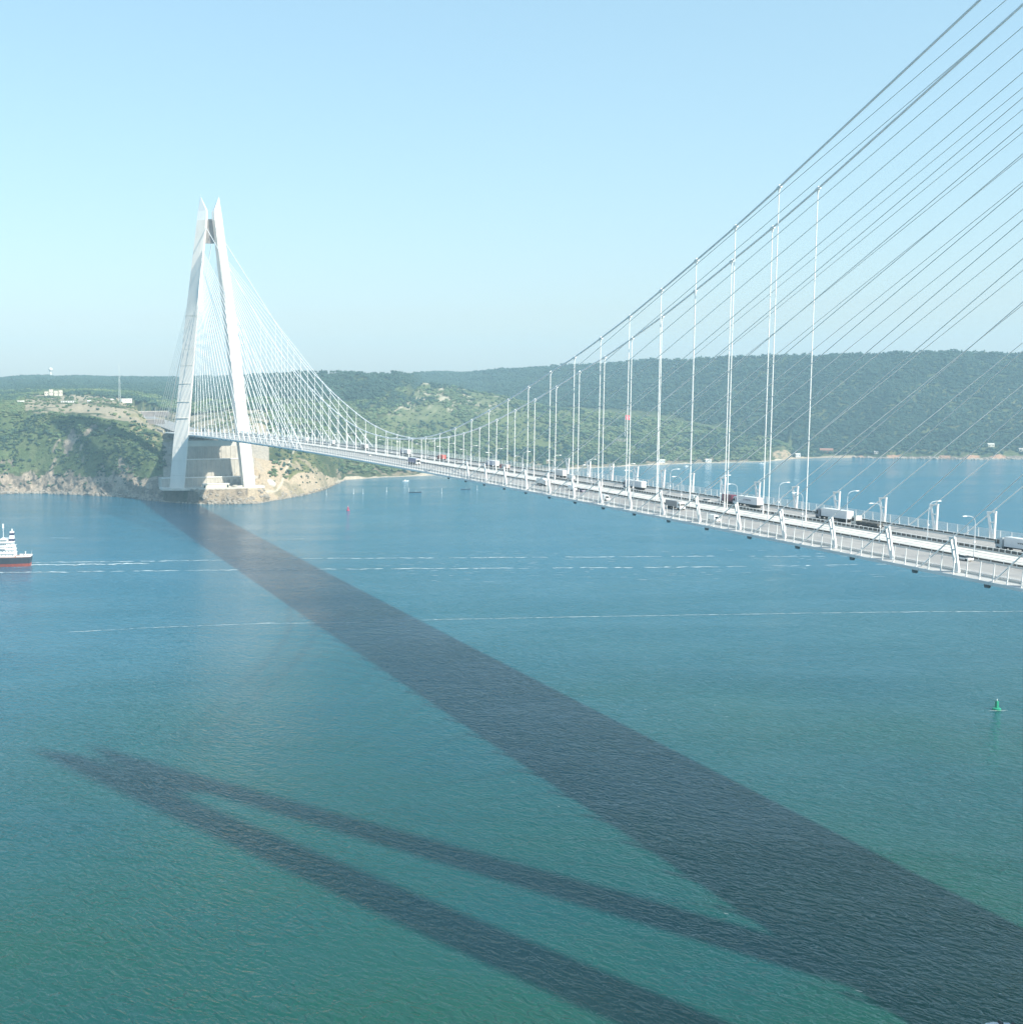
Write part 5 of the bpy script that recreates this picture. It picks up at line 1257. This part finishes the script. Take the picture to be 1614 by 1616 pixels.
house('tiny white hut on the plateau rim right of the tower shadow', -71, 1208, 4, 4, 3.6, M['wall_white'], M['wall_white'], .1, True)
house('long low white shed on the plateau rim behind the bushes', -141, 1205, 24, 5, 2.6, M['wall_white'], M['wall_white'], .05, False, 'shed')
p = land_at(1303, 3.15); house('long brick house behind the sandy beach on the right shore', p.x, p.y, 24, 9, 6, M['brick'], M['brick'], -.5)
p = land_at(1562, 3.55); house('white house among the trees of the right shore, upper one', p.x, p.y, 11, 8, 5, M['wall_cream'], M['concrete_light'], -.5)
p = land_at(1612, 3.0); house('pale house at the right edge above the red rocks', p.x, p.y, 12, 8, 5, M['wall_cream'], M['concrete'], -.5)
p = land_at(1382, 2.8); house('small white hut right behind the red rocks of the right shore', p.x, p.y, 7, 6, 4, M['concrete'], M['concrete'], -.5)
p = land_at(1043, 2.0); house('white hut near the waterline, left one of the two below the wooded right hill', p.x, p.y, 12, 7, 5, M['wall_white'], M['concrete_light'], -.4)
p = land_at(1117, 2.0); house('white hut near the waterline, right one of the two below the wooded right hill', p.x, p.y, 10, 7, 5, M['wall_white'], M['concrete_light'], -.4)
p = land_at(1258, 2.2); house('white hut at the foot of the sand cliff on the right shore', p.x, p.y, 9, 7, 6, M['wall_white'], M['concrete_light'], -.4)

ms = empty('lattice_mast', (-55.4, 1236, land_z(-55.4, 1236) - 1)); tag(ms, 'tall thin lattice radio mast on the plateau left of the far tower', 'mast')
b = MB(); H_ = 66.0
for k in range(4):
    a = k * math.pi / 2 + .6; b.tube([(2.1 * math.cos(a), 2.1 * math.sin(a), 0), (.45 * math.cos(a), .45 * math.sin(a), H_)], .24, 5, r2=.16)
b.build('mast_leg', M['mast_steel'], ms)
b = MB()
for i in range(22):
    z0, z1 = H_ * i / 22, H_ * (i + 1) / 22
    for k in range(4):
        a, c = k * math.pi / 2 + .6, (k + 1) * math.pi / 2 + .6
        r0, r1 = 2.1 - 1.65 * z0 / H_, 2.1 - 1.65 * z1 / H_
        b.bar((r0 * math.cos(a), r0 * math.sin(a), z0), (r1 * math.cos(c), r1 * math.sin(c), z1), .14)
o = b.build('bracing', M['mast_steel'], ms); o['kind'] = 'stuff'
for z in (34, 45, 52):
    b = MB(); b.lathe([(.1, 0), (1.1, .25), (1.1, .4), (.1, .5)], 12, (1.5, -1.0, z)); b.build('dish_antenna', M['white_steel'], ms)

fl = land_at(985, 4.75); fl = Vector((fl.x, fl.y, fl.z - 1))
fo = empty('flagpole', fl); tag(fo, 'red flag with a white emblem on a tall pole standing on the wooded right hill', 'flag')
b = MB(); b.tube([(0, 0, 0), (0, 0, 48)], .55, 6, r2=.35); b.build('pole', M['white_steel'], fo)
b = MB()
for i in range(8):
    x0 = .5 + i * 1.2; x1 = x0 + 1.2; wv = lambda x: .5 * math.sin(x * .8)
    b.add([(x0, wv(x0), 38.5 - .12 * x0), (x1, wv(x1), 38.5 - .12 * x1), (x1, wv(x1), 47.5 - .12 * x1), (x0, wv(x0), 47.5 - .12 * x0)], [(0, 1, 2, 3)])
fg = b.build('flag', M['flag_red'], fo)
b = MB(); n_ = 14
for i in range(n_):                              # white crescent and star
    a0, a1 = R(40) + i * R(280) / n_, R(40) + (i + 1) * R(280) / n_
    th = lambda a: .15 + .75 * math.sin((a - R(40)) / R(280) * math.pi)
    pt = lambda a, r: (5.0 + r * math.cos(a), wv(5.0 + r * math.cos(a)) - .12, 42.4 + r * math.sin(a))
    b.add([pt(a0, 2.3), pt(a1, 2.3), pt(a1, 2.3 - th(a1)), pt(a0, 2.3 - th(a0))], [(0, 1, 2, 3)])
sp = [(7.9 + (1.05 if i % 2 == 0 else .42) * math.cos(R(180) + i * R(36)), -.12 + wv(7.9), 42.3 + (1.05 if i % 2 == 0 else .42) * math.sin(R(180) + i * R(36))) for i in range(10)]
b.add(sp, [tuple(range(10))]); b.build('emblem', M['white_steel'], fg)
p = land_at(978, 4.6); house('pale building at the foot of the tall flagpole on the right hill', p.x, p.y, 24, 9, 4, M['concrete'], M['concrete'], -.5, False, 'building')

wt = empty('water_tower', (-41, 3628, land_z(-41, 3628) - 2)); tag(wt, 'tiny white water tower on the skyline above the left forest', 'tower')
b = MB(); b.lathe([(3.4, 0), (2.6, 18), (2.6, 22)], 12); b.build('shaft', M['wall_white'], wt)
b = MB(); b.lathe([(2.6, 20), (7.5, 27), (7.5, 32), (1, 35)], 16); b.build('tank', M['wall_white'], wt)

# ------------------------------------------------------------------ air
b = MB(); b.box((1200, 900, 197.0), (6800, 9000, 412.0))
hz = bpy.data.materials.new('haze_air'); hz.use_nodes = True
nt = hz.node_tree; nt.nodes.clear()
ho = nt.nodes.new('ShaderNodeOutputMaterial'); pv = nt.nodes.new('ShaderNodeVolumePrincipled')
pv.inputs['Color'].default_value = (.58, .84, 1.0, 1); pv.inputs['Density'].default_value = 0.00013; pv.inputs['Anisotropy'].default_value = 0.0
nt.links.new(pv.outputs[0], ho.inputs['Volume'])
hb = b.build('haze', hz); tag(hb, 'thin blue summer haze over the strait', kind='stuff')
